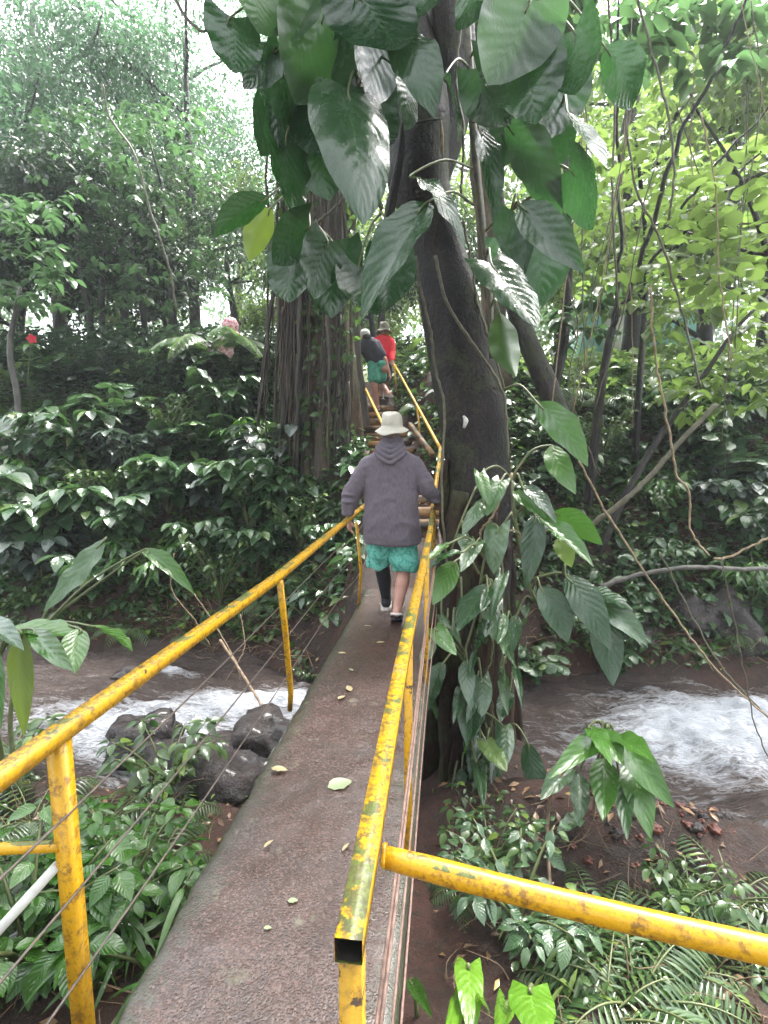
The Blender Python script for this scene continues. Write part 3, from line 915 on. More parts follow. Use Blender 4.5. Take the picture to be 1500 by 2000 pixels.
gB = 'unseen trees added on the near bank for their shade'  # unseen trees added behind the camera to block sky light from there
for x, y, sc, rz, lab in ((-5.5, -5, .8, .3, 'unseen leafy tree added for shade behind the near end of the bridge, left side'), (5, -5.5, .85, 1.3, 'unseen leafy tree added for shade behind the near end of the bridge, right side'), (0, -10, 1.0, 2.3, 'unseen leafy tree added for shade farthest back on the near bank'),
                          (-13, -1.5, .75, 3.3, 'unseen leafy tree added for shade on the near left bank'), (12, -1.0, .8, 4.3, 'unseen leafy tree added for shade on the near right bank')):
    c_ = copy_tree(protoA); c_.location = (x, y, gz(x, y)); c_.scale = (sc, sc, sc); c_.rotation_euler = (0, 0, rz)
    tag(c_, lab, 'tree', gB)


def far_woods():
    n = 34; C_, Rr = [], []
    for k in range(150):
        x = rng.uniform(-70, 70); y = rng.uniform(38, 62)
        C_.append((x, y, gz(x, y) + rng.uniform(1, 13 if abs(x) > 6 else 9))); Rr.append(rng.uniform(2.5, 4.5))
    o = part('far_woods', clumps(C_, Rr, [330] * len(C_), .62, T_small, .3, .9), M['canopy'])
    tag(o, 'hazy mass of distant forest closing the view', kind='stuff')


far_woods()

# turquoise shed on the bright lawn
q = P(1235, 700, 24); sz = gz(q[0], q[1])
shed = thing('garden_shed', 'turquoise painted shed with pale roof seen through the trees', 'shed', (q[0], q[1], sz))
M['turq'] = solid('turquoise_paint', (.16, .40, .42), (.25, .50, .50), 2, .5, .1)
M['roof'] = solid('pale_sheet_roof', (.45, .44, .4), (.6, .58, .52), 3, .5, .2)
part('wall', box((q[0], q[1], sz + 1.15), (4.6, 3, 2.3)), M['turq'], shed, smooth=False)
x0, y0, z0 = q[0], q[1], sz + 2.4
part('roof', (np.array([(x0 - 3, y0 - 1.8, z0), (x0 + 3, y0 - 1.8, z0), (x0 + 3, y0, z0 + .9), (x0 - 3, y0, z0 + .9), (x0 - 3, y0 + 1.8, z0), (x0 + 3, y0 + 1.8, z0),
                        (x0 - 3, y0 - 1.8, z0 - .06), (x0 + 3, y0 - 1.8, z0 - .06)]), [(0, 1, 2, 3), (3, 2, 5, 4), (0, 3, 4), (1, 5, 2), (6, 7, 1, 0)]), M['roof'], shed, smooth=False)
part('door', box((x0 - 1.2, y0 - 1.52, sz + 1.0), (.9, .05, 2.0)), M['roof'], shed, smooth=False)

# ------------------------------------------------------------------ the big leaning tree
base = P(925, 1500, 4.35)
big = thing('leaning_tree', 'massive dark wet trunk leaning beside the bridge, wrapped in vines', 'tree', (base[0], base[1], gz(base[0], base[1])))
tp = [(920, 1640, 4.3), (925, 1350, 4.4), (935, 1080, 4.5), (935, 930, 4.6), (925, 840, 4.65), (905, 720, 4.7), (882, 600, 4.7), (862, 500, 4.7), (838, 420, 4.7), (818, 350, 4.7), (822, 250, 4.7), (815, 150, 4.7), (795, 50, 4.7), (770, -80, 4.7), (760, -400, 4.8)]
tr_r = [.30, .27, .27, .285, .29, .275, .25, .215, .215, .27, .27, .23, .19, .18, .12]
pp = catmull([P(*a) for a in tp], 6)
part('trunk', tube(pp, np.interp(np.linspace(0, 1, len(pp)), np.linspace(0, 1, len(tr_r)), tr_r), 40, wob=.10), M['bark_dark'], big)
pp = catmull([P(840, 380, 4.8), P(872, 260, 4.85), P(885, 150, 4.85), P(878, 40, 4.8), P(866, -120, 4.8), P(880, -400, 4.7)], 6)
part('limb', tube(pp, [.12, .15, .17, .19, .17, .12], 24, wob=.12), M['bark_dark'], big)
crownC, crownR = [], []
for k in range(12):
    az = k * 2.4; top = P(765, -350, 4.8)
    l, rad = limb(top + [0, 0, rng.uniform(-.8, 1.5)], (math.cos(az), math.sin(az), .9), rng.uniform(3, 5.0), .12, 8, .2, .05)
    part('limb', tube(l, rad, 8), M['bark_dark'], big)
    for j in (3, 5, 6, 8):
        crownC.append(l[j] + [0, 0, .5]); crownR.append(rng.uniform(.8, 1.4))
part('crown', clumps(crownC, crownR, [300] * len(crownC), .22, T_med, .4, .5), M['canopy'], big)  # crown out of view, put overhead to shade the foreground
# broken stub of bark and pale scar
part('stub', tube(catmull([P(752, 470, 4.45), P(762, 410, 4.43), P(782, 300, 4.42), P(786, 242, 4.4), P(800, 242, 4.38), P(830, 236, 4.4), P(858, 232, 4.42)], 5), [.02, .04, .03, .012, .012, .012, .01], 8, wob=.3), M['bark_dark'], big)
part('scar', tube(catmull([P(861, 236, 4.4), P(863, 265, 4.4), P(864, 305, 4.42)], 4), [.008, .016, .006], 8), M['vine_pale'], big)
part('scar', tube(catmull([P(905, 812, 4.36), P(910, 822, 4.355), P(906, 836, 4.36)], 4), [.008, .022, .01], 8, flat=1), M['grey_pipe'], big)
for (a, b_, c_, r) in (((900, 960, 4.3), (850, 1250, 4.15), (838, 1640, 4.1), .10), ((955, 960, 4.3), (972, 1250, 4.25), (985, 1560, 4.3), .09), ((940, 980, 4.25), (930, 1300, 4.1), (915, 1650, 4.0), .13),
                        ((980, 980, 4.45), (992, 1150, 4.5), (1000, 1500, 4.6), .06), ((880, 1080, 4.2), (880, 1300, 4.05), (878, 1640, 3.95), .09), ((980, 1050, 4.3), (960, 1300, 4.1), (965, 1600, 4.05), .07),
                        ((870, 900, 4.45), (866, 1100, 4.4), (858, 1400, 4.3), .04), ((915, 1000, 4.2), (900, 1350, 3.98), (890, 1640, 3.85), .06), ((965, 1000, 4.2), (948, 1250, 4.05), (940, 1600, 3.95), .05), ((925, 1100, 4.15), (905, 1300, 3.98), (860, 1600, 3.9), .05)):
    pts = catmull([P(*a), P(*b_), P(*c_)], 10); pts[1:-1] += rng.normal(0, .012, (len(pts) - 2, 3))
    part('root', tube(pts, [r * .7, r, r * 1.1, r * 1.35], 12, wob=.35), M['bark_root'], big)

# climbing vines on the trunk: each one a thing
gV = 'woody vines clinging to the leaning trunk'


def vine(name, label, pts, r, m='vine', group=None, wig=.01, cat='vine', n=8):
    q = catmull([P(*a) for a in pts], n); q[1:-1] += rng.normal(0, wig * .35, (len(q) - 2, 3))
    o = part(name, tube(q, [r, r * .9, r * .8], 7, wob=.2), M[m], loc=q[0])
    return tag(o, label, cat, group)


vine('climbing_vine', 'vine running down the left flank of the dark trunk to the handrail', [(812, 500, 4.42), (820, 560, 4.4), (840, 640, 4.38), (850, 720, 4.37), (868, 800, 4.32), (862, 950, 4.2), (874, 1130, 4.1)], .012, 'vine', gV)
vine('climbing_vine', 'vine crossing the dark trunk diagonally to its right edge', [(850, 500, 4.42), (872, 590, 4.38), (915, 660, 4.38), (950, 710, 4.42), (985, 780, 4.45), (992, 900, 4.4)], .014, 'vine', gV)
vine('climbing_vine', 'thin vine along the right edge of the trunk from the pale stripe up', [(905, 430, 4.5), (918, 500, 4.5), (935, 600, 4.5), (965, 690, 4.5), (985, 760, 4.5)], .011, 'vine', gV)
vine('climbing_vine', 'vine beside the second upright stem at the top', [(905, -40, 4.55), (898, 60, 4.55), (890, 160, 4.55), (905, 260, 4.55), (900, 380, 4.5)], .013, 'vine', gV)
vine('climbing_vine', 'tan forked rootlet among the lower philodendron leaves', [(1000, 925, 4.1), (985, 960, 4.05), (960, 1010, 4.0), (940, 1035, 4.0), (938, 1055, 4.0)], .010, 'vine_pale', gV)
vine('climbing_vine', 'tan rootlet stretching right from the forked one', [(950, 1032, 4.0), (985, 1038, 4.0), (1012, 1040, 4.05), (1030, 1090, 4.05)], .008, 'vine_pale', gV)
vine('climbing_vine', 'pale green looped vine dangling down to the lowest leaves', [(955, 1130, 3.95), (962, 1220, 3.9), (960, 1290, 3.9), (948, 1320, 3.9), (962, 1380, 3.9), (955, 1440, 3.9)], .008, 'stem', gV)

# ------------------------------------------------------------------ fig tree with aerial roots
fb = P(640, 960, 8.5)
fig = thing('strangler_fig', 'huge pale fig trunk with a curtain of hanging aerial roots', 'tree', (fb[0], fb[1], gz(fb[0], fb[1]) - .1))
for pts, rs, m in ((([(640, 1010, 8.4), (648, 850, 8.4), (650, 700, 8.5), (640, 550, 8.6), (632, 420, 8.6), (640, 280, 8.6), (620, 100, 8.6), (600, -200, 8.6)]), [.42, .37, .34, .32, .31, .28, .24, .2], 'bark_pale'),
                   (([(610, 1000, 8.2), (608, 850, 8.25), (612, 700, 8.3), (605, 560, 8.4), (600, 400, 8.5), (590, 200, 8.6)]), [.2, .17, .15, .14, .13, .1], 'bark_pale'),
                   (([(690, 930, 8.5), (680, 800, 8.5), (672, 680, 8.5), (668, 550, 8.5), (690, 350, 8.6), (700, 100, 8.6)]), [.2, .16, .14, .12, .12, .1], 'bark_pale'),
                   (([(575, 1000, 8.6), (566, 850, 8.6), (560, 700, 8.6), (556, 560, 8.6), (560, 400, 8.6), (575, 200, 8.6)]), [.2, .15, .13, .12, .1, .08], 'root'),
                   (([(720, 900, 8.9), (705, 800, 8.9), (690, 650, 8.8), (700, 500, 8.8)]), [.12, .1, .09, .07], 'root')):
    q = catmull([P(*a) for a in pts], 6)
    part('trunk', tube(q, rs, 20, wob=.3), M[m], fig)
fc, fr = [], []
for k in range(10):
    az = k * 2.4
    l, rad = limb(P(610, -160 + rng.uniform(-200, 0), 8.6), (math.cos(az), math.sin(az), .9), rng.uniform(3, 4.6), .15, 8, .2, .05)
    part('limb', tube(l, rad, 8), M['bark_grey'], fig)
    for j in (3, 5, 6, 8): fc.append(l[j] + [0, 0, .4]); fr.append(rng.uniform(.8, 1.3))
part('crown', clumps(fc, fr, [230] * len(fc), .2, T_med, .5, .6), M['canopy'], fig)
for k in range(92):
    px = rng.choice([rng.uniform(525, 600), rng.uniform(560, 680), rng.uniform(640, 690)], p=[.5, .4, .1])
    top = rng.uniform(150, 620) if k % 3 else rng.uniform(-50, 200); bot = rng.uniform(700, 990)
    if 600 < px < 700 and k % 2: top = rng.uniform(680, 780)
    if px > 700: bot = rng.uniform(780, 860)
    Y = 8.05 + rng.uniform(-.25, .2) - .0 * k
    sp = (px - 640) * rng.uniform(0, .25)
    pts = [P(px, top, Y), P(px + rng.uniform(-6, 6), top * .6 + bot * .4, Y), P(px + sp * .5, top * .3 + bot * .7, Y), P(px + sp, bot, Y)]
    q = catmull(pts, 5); q[1:-1] += rng.normal(0, .012, (len(q) - 2, 3))
    part('aerial_root', tube(q, rng.uniform(.008, .03) * np.array([.8, 1, 1, .6]), 6, wob=.3), M['root' if k % 4 else 'bark_pale'], fig)

def ivy():
    n = 900; px = rng.uniform(535, 705, n); py = rng.uniform(330, 960, n)
    k = fbm(px * .02, py * .008, 91) > .05; px, py = px[k], py[k]
    pos = np.array([P(a, b_, 8.02 + rng.uniform(-.12, .05)) for a, b_ in zip(px, py)])
    d_ = rand_dirs(len(pos), -1, -.1); nn = -nrm(pos - CAM) + rng.normal(0, .5, pos.shape)
    o = part('ivy', scatter(T_med, pos, d_, nn, .13 * rng.uniform(.5, 1.4, len(pos))), M['under'], loc=pos[0])
    tag(o, 'small leaved ivy creeping over the pale fig trunk', 'climbing plant')


ivy()

# ------------------------------------------------------------------ other trunks
def slim_tree(name, label, pts, rs, bark, group=None, crown=None, branches=(), loc=None):
    q = catmull([P(*a) for a in pts], 6)
    t = thing(name, label, 'tree', q[0], group)
    part('trunk', tube(q, rs, 14, wob=.2), M[bark], t)
    for bpts, br in branches:
        b_ = catmull([P(*a) for a in bpts], 6); b_[1:-1] += rng.normal(0, .012, (len(b_) - 2, 3))
        part('branch', tube(b_, [br, br * .8, br * .45], 8, wob=.2), M[bark], t)
    if crown:
        G = crown(); part('crown', G, M[crown.m], t)
    return t


def spray(region, n, size, m, tpl=T_med, droop=.2, yr=(6, 8), cl=.35, per=9):
    """leaves gathered in small sprays inside a region of the place"""
    def f():
        pos, dr, nn = [], [], []
        for k in range(n):
            px, py = rng.uniform(region[0], region[2]), rng.uniform(region[1], region[3])
            c = P(px, py, rng.uniform(*yr)); ax = rand_dirs(1, -.5, .2)[0]
            for j in range(per):
                s_ = j / per
                pos.append(c + ax * cl * s_ + rng.normal(0, .02, 3))
                side = nrm(np.cross(ax, (0, 0, 1))) * (1 if j % 2 else -1)
                dr.append(ax * .5 + side * .9 + rng.normal(0, .2, 3) + [0, 0, -droop]); nn.append(rng.normal(0, .3, 3) + [0, 0, 1])
        pos = np.array(pos)
        return scatter(tpl, pos, dr, nn, size * rng.uniform(.55, 1.25, len(pos)))
    f.m = m
    return f


slim_tree('pale_trunk_tree', 'pale patchy trunk standing just behind the dark leaning tree', [(975, 760, 8), (962, 600, 8), (950, 450, 8), (935, 330, 8), (940, 150, 8), (930, -150, 8)], [.2, .17, .15, .13, .12, .1], 'bark_pale',
          crown=spray((850, -150, 1050, 60), 60, .22, 'canopy', yr=(7, 9)))
slim_tree('mossy_tree', 'thick mossy trunk slanting right of the dark tree', [(1120, 900, 8.0), (1085, 800, 8), (1040, 690, 8.0), (1005, 600, 8.1), (975, 450, 8.2), (960, 250, 8.3), (980, -100, 8.3)], [.2, .17, .155, .14, .12, .1, .08], 'bark_dark',
          crown=spray((1000, -150, 1160, 90), 60, .22, 'canopy', yr=(7.5, 9)))
slim_tree('forked_tree', 'slender dark tree forking in a V on the right bank', [(1150, 985, 6.6), (1160, 880, 6.6), (1180, 720, 6.6), (1195, 640, 6.6)], [.055, .05, .045, .04], 'bark_dark',
          crown=spray((1180, -40, 1560, 130), 70, .2, 'canopy', yr=(5.5, 8)),
          branches=[([(1195, 640, 6.6), (1208, 560, 6.6), (1213, 400, 6.5), (1205, 200, 6.4), (1212, -60, 6.3)], .024),
                    ([(1195, 645, 6.6), (1240, 540, 6.5), (1290, 380, 6.3), (1330, 260, 6.2), (1400, 130, 6.1), (1470, -30, 6.0)], .03),
                    ([(1275, 470, 6.4), (1320, 420, 6.4), (1400, 320, 6.3), (1520, 190, 6.2)], .02),
                    ([(1240, 545, 6.5), (1290, 490, 6.5), (1370, 430, 6.4), (1440, 340, 6.4), (1560, 220, 6.3)], .022),
                    ([(1365, 432, 6.4), (1430, 438, 6.4), (1540, 430, 6.4)], .016)])
slim_tree('thin_tree', 'thin dark tree leaning right from the soil slope below the lawn', [(1170, 1080, 6.4), (1225, 960, 6.6), (1290, 850, 6.9), (1370, 740, 7.2), (1440, 640, 7.4), (1520, 560, 7.6)], [.042, .04, .036, .03, .024, .014], 'bark_dark',
          crown=spray((1260, 560, 1560, 800), 60, .20, 'bright', yr=(6.6, 8.2)))
slim_tree('thin_tree', 'small upright trunk with hanging dark leaves left of the V shaped tree', [(1080, 760, 9.5), (1098, 680, 9.5), (1108, 580, 9.5), (1112, 440, 9.5), (1095, 200, 9.5)], [.1, .09, .07, .06, .04], 'bark_dark',
          crown=spray((1080, 560, 1170, 680), 14, .3, 'canopy', yr=(9, 9.8)))
slim_tree('sapling', 'brown sapling stem under the red flower at the left edge', [(45, 880, 8.6), (38, 820, 8.6), (32, 760, 8.7), (20, 680, 8.8), (40, 560, 8.9)], [.07, .06, .055, .05, .03], 'bark_grey',
          crown=spray((-60, 380, 130, 600), 60, .2, 'canopy', yr=(8, 9.5)))
for k, (x, tx, Y, lab) in enumerate(((180, 150, 11, 'dark pole like trunk behind the arching fern, leftmost of four'), (205, 225, 12, 'dark pole like trunk second from left behind the arching fern'),
                               (285, 262, 11.5, 'dark pole like trunk rising over the middle of the arching fern'), (345, 318, 12, 'dark leaning pole like trunk by the tip of the upper fern frond'))):
    slim_tree('pole_tree', lab, [(x, 740, Y), (x - 5, 620, Y), ((x + tx) / 2 - 12, 500, Y), (tx, 380, Y), (tx - 30, 260, Y)], [.07, .06, .05, .035, .015], 'bark_dark', 'dark slender trunks behind the fern',
              crown=spray((x - 120, 200, x + 100, 600), 110, .17, 'canopy', yr=(Y - 1.3, Y + 1)))

# foliage overhead on the right, on its own boughs
def bough_tree(label, pts, rs, region, n, size, m, tpl, yr, group, branches=()):
    slim_tree('overhanging_bough_tree', label, pts, rs, 'bark_dark', group, crown=spray(region, n, size, m, tpl, yr=yr, cl=.6), branches=branches)


bough_tree('understorey tree with rounded light green leaves over the right border', [(1560, 1000, 6.2), (1540, 700, 6.3), (1500, 500, 6.4), (1440, 340, 6.4), (1350, 200, 6.5)], [.045, .04, .03, .02, .01], (1270, 260, 1560, 560), 75, .15, 'bright', T_round, (5.2, 7.5), 'understorey trees on the right bank',
           [([(1500, 500, 6.4), (1400, 470, 6.5), (1300, 440, 6.6)], .02), ([(1520, 600, 6.3), (1420, 560, 6.2), (1330, 540, 6.1)], .02)])
bough_tree('understorey tree with pale hanging leaves between the V shaped tree and the lawn', [(1240, 900, 8.6), (1252, 700, 8.6), (1262, 500, 8.6), (1240, 250, 8.6)], [.05, .045, .035, .02], (1140, 230, 1360, 560), 80, .19, 'bright', T_med, (7.8, 9.8), 'understorey trees on the right bank')

# ------------------------------------------------------------------ lianas
gl = 'thin lianas hanging through the right side'
for lab, pts, r, m in (
        ('long straight liana dropping left of the V shaped tree', [(1186, -30, 5.6), (1200, 200, 5.6), (1196, 400, 5.6), (1210, 620, 5.7)], .012, 'vine'),
        ('liana curving from the top to the tan hanging root', [(1235, -30, 5.4), (1262, 60, 5.4), (1300, 200, 5.4), (1316, 330, 5.4), (1306, 430, 5.4)], .013, 'vine'),
        ('pale liana sweeping from the V shaped tree down to the rapids', [(1215, 130, 5.2), (1238, 350, 5.2), (1290, 470, 5.2), (1335, 620, 5.2), (1370, 760, 5.2)], .012, 'vine'),
        ('tan rope like root hanging over the red soil slope', [(1270, 560, 5.0), (1280, 700, 5.0), (1300, 800, 5.0), (1320, 920, 5.0), (1345, 960, 5.0), (1350, 1040, 5.0), (1385, 1085, 5.0)], .011, 'vine_pale'),
        ('straight tan liana crossing from the elephant ear leaf to the rapids', [(1130, 900, 4.6), (1190, 1010, 4.6), (1260, 1120, 4.6), (1330, 1220, 4.6), (1400, 1310, 4.6), (1500, 1400, 4.6)], .010, 'vine_pale'),
        ('dark slack liana running down to the right foam', [(1290, 1080, 5.0), (1340, 1180, 4.9), (1400, 1290, 4.8), (1470, 1370, 4.7), (1540, 1440, 4.6)], .009, 'vine'),
        ('tan bare liana arcing at the right border', [(1395, 1092, 5.2), (1430, 1085, 5.2), (1480, 1060, 5.2), (1520, 1045, 5.2)], .012, 'vine_pale'),
        ('mossy fallen branch bridging toward the grey boulders', [(1170, 1145, 5.0), (1250, 1122, 5.3), (1350, 1108, 5.5), (1450, 1112, 5.7), (1540, 1108, 5.9)], .026, 'bark_grey'),
        ('stout dark liana leaning across the soil slope', [(1150, 1030, 5.6), (1210, 985, 5.6), (1270, 930, 5.7), (1340, 850, 5.8), (1400, 790, 5.9)], .03, 'vine'),
        ('slim bowed liana right of the pale patchy trunk', [(1105, 520, 6), (1128, 640, 6), (1112, 760, 6), (1170, 930, 6)], .008, 'vine'),
        ('thin dark line of liana along the right border foam', [(1410, 1090, 4.2), (1450, 1300, 4.2), (1480, 1430, 4.2), (1520, 1520, 4.2)], .006, 'vine')):
    vine('liana', lab, pts, r, m, gl, .012)
gl = 'fine arching vines in the right canopy'
for k in range(16):
    x0, x1 = rng.uniform(1080, 1500), rng.uniform(-160, 160); Y0 = rng.uniform(5, 7.5); y0, y1 = rng.uniform(-40, 250), rng.uniform(520, 1000)
    vine('arching_vine', 'hair thin arching vine among the right bank stems', [(x0, y0, Y0), (x0 + x1 * .2 + rng.uniform(-25, 25), y0 * .7 + y1 * .3, Y0), (x0 + x1 * .6, y0 * .35 + y1 * .65, Y0), (x0 + x1, y1, Y0)], rng.uniform(.004, .008), 'vine' if k % 3 else 'vine_pale', gl, .01)
gl = 'branches at the upper left'
vine('bare_branch', 'dark bent branch under the sky gap above the round leaf', [(330, -30, 6), (360, 30, 6), (395, 60, 6), (420, 45, 6)], .018, 'vine', gl, cat='branch')
vine('bare_branch', 'long thin dark branch curving beside the left canopy', [(200, 165, 8), (215, 230, 8), (262, 300, 8), (290, 400, 8), (330, 520, 8), (345, 610, 8)], .018, 'vine', gl, cat='branch')
vine('bare_branch', 'slanting twig crossing the fig trunk under the green leaves', [(575, 470, 5.2), (625, 430, 5.2), (665, 395, 5.2), (700, 350, 5.2)], .011, 'vine', gl, cat='branch')

# ------------------------------------------------------------------ climbing philodendrons
TPL = {
    'h': leaf_tpl('heart', 14, 4, .10, .18, ruffle=.018, width=.78),
    'o': leaf_tpl('ovate', 14, 3, .10, .22, ruffle=.02, width=.5),
    'r': leaf_tpl('heart', 14, 4, .06, .10, ruffle=.012, width=.95),
}


def big_leaf(owner, b, t, wpx, face='u', kind='h', m='philo', stem=None, roll=0., cls='leaf', bend=None):
    """b, t = (px, py, Y) of leaf base and tip, wpx = apparent width"""
    if face == 't': t = (t[0], t[1], t[2] - .22 * rng.uniform(.6, 1.4))
    B, T_ = P(*b), P(*t); L = np.linalg.norm(T_ - B)
    view = nrm((B + T_) / 2 - CAM); d = nrm(T_ - B)
    if face == 'u': n = view + np.array([0, 0, .35])
    elif face == 't': n = -view + np.array([0, 0, 1.1])
    else: n = np.cross(d, view) * (1 if np.cross(d, view)[2] > 0 else -1) - .22 * view
    n = n - d * (n @ d); n = nrm(n)
    s_ = np.cross(d, n); n = nrm(n + s_ * math.tan(roll))
    W = wpx * (b[2] + t[2]) / 2000 / math.cos(min(abs(roll), 1.2))
    if kind == 'o': tpl_ = leaf_tpl('ovate', 14, 3, rng.uniform(.02, .2), rng.uniform(.0, .45), ruffle=rng.uniform(.01, .035), width=.5, seed=rng.uniform(0, 6))
    else: tpl_ = leaf_tpl('heart', 14, 4, rng.uniform(.02, .22), rng.uniform(-.05, .4), ruffle=rng.uniform(.01, .035), width=.95 if kind == 'r' else .78, seed=rng.uniform(0, 6))
    V, F, UV = tpl_
    V = V.copy(); ph1 = rng.uniform(0, 6); V[:, 0] += .05 * np.sin(V[:, 1] * 3 + ph1) - .05 * math.sin(ph1)
    V[:, 2] += rng.uniform(-.12, .12) * V[:, 0] * V[:, 1] * 2
    tplw = V[:, 0].max() - V[:, 0].min()
    wf = W / (L * tplw)
    if face == 'e': wf = max(wf * 2.2, .8)
    G = scatter((V, F, UV), B[None], d[None], n[None], L, wf)
    o = part(cls, G, M[m], owner)
    if stem is not None:
        A = P(*stem) if isinstance(stem, tuple) else stem
        mid = (A + B) / 2 + np.array([0, 0, .08])
        part('petiole', tube(catmull([A, mid, B, B + d * L * .15], 5), [.011, .008, .006], 6), M['stem'], o)
    return o


ph = thing('climbing_philodendron', 'climber with enormous dark heart shaped leaves around both trunks overhead', 'climbing plant', P(800, 330, 4.4))
for pts, r in (([(905, -60, 4.5), (915, 120, 4.45), (925, 280, 4.4), (940, 430, 4.4), (955, 560, 4.4), (960, 700, 4.4)], .03), ([(700, -60, 4.4), (690, 80, 4.4), (700, 180, 4.4), (720, 330, 4.35), (745, 410, 4.3)], .022),
               ([(600, -60, 4.6), (590, 100, 4.6), (585, 250, 4.6), (600, 380, 4.6), (600, 470, 4.6)], .02), ([(960, 280, 4.4), (1000, 250, 4.3), (1050, 215, 4.2), (1100, 205, 4.1)], .014),
               ([(925, 200, 4.4), (960, 120, 4.3), (1000, 20, 4.2), (1030, -50, 4.2)], .018), ([(960, 440, 4.4), (1000, 410, 4.3), (1060, 370, 4.2)], .014)):
    part('stem', tube(catmull([P(*a) for a in pts], 6), [r, r, r * .7], 8, wob=.3), M['vine'], ph)
D, Lt, Yl = 'philo', 'philo_light', 'yellow_leaf'
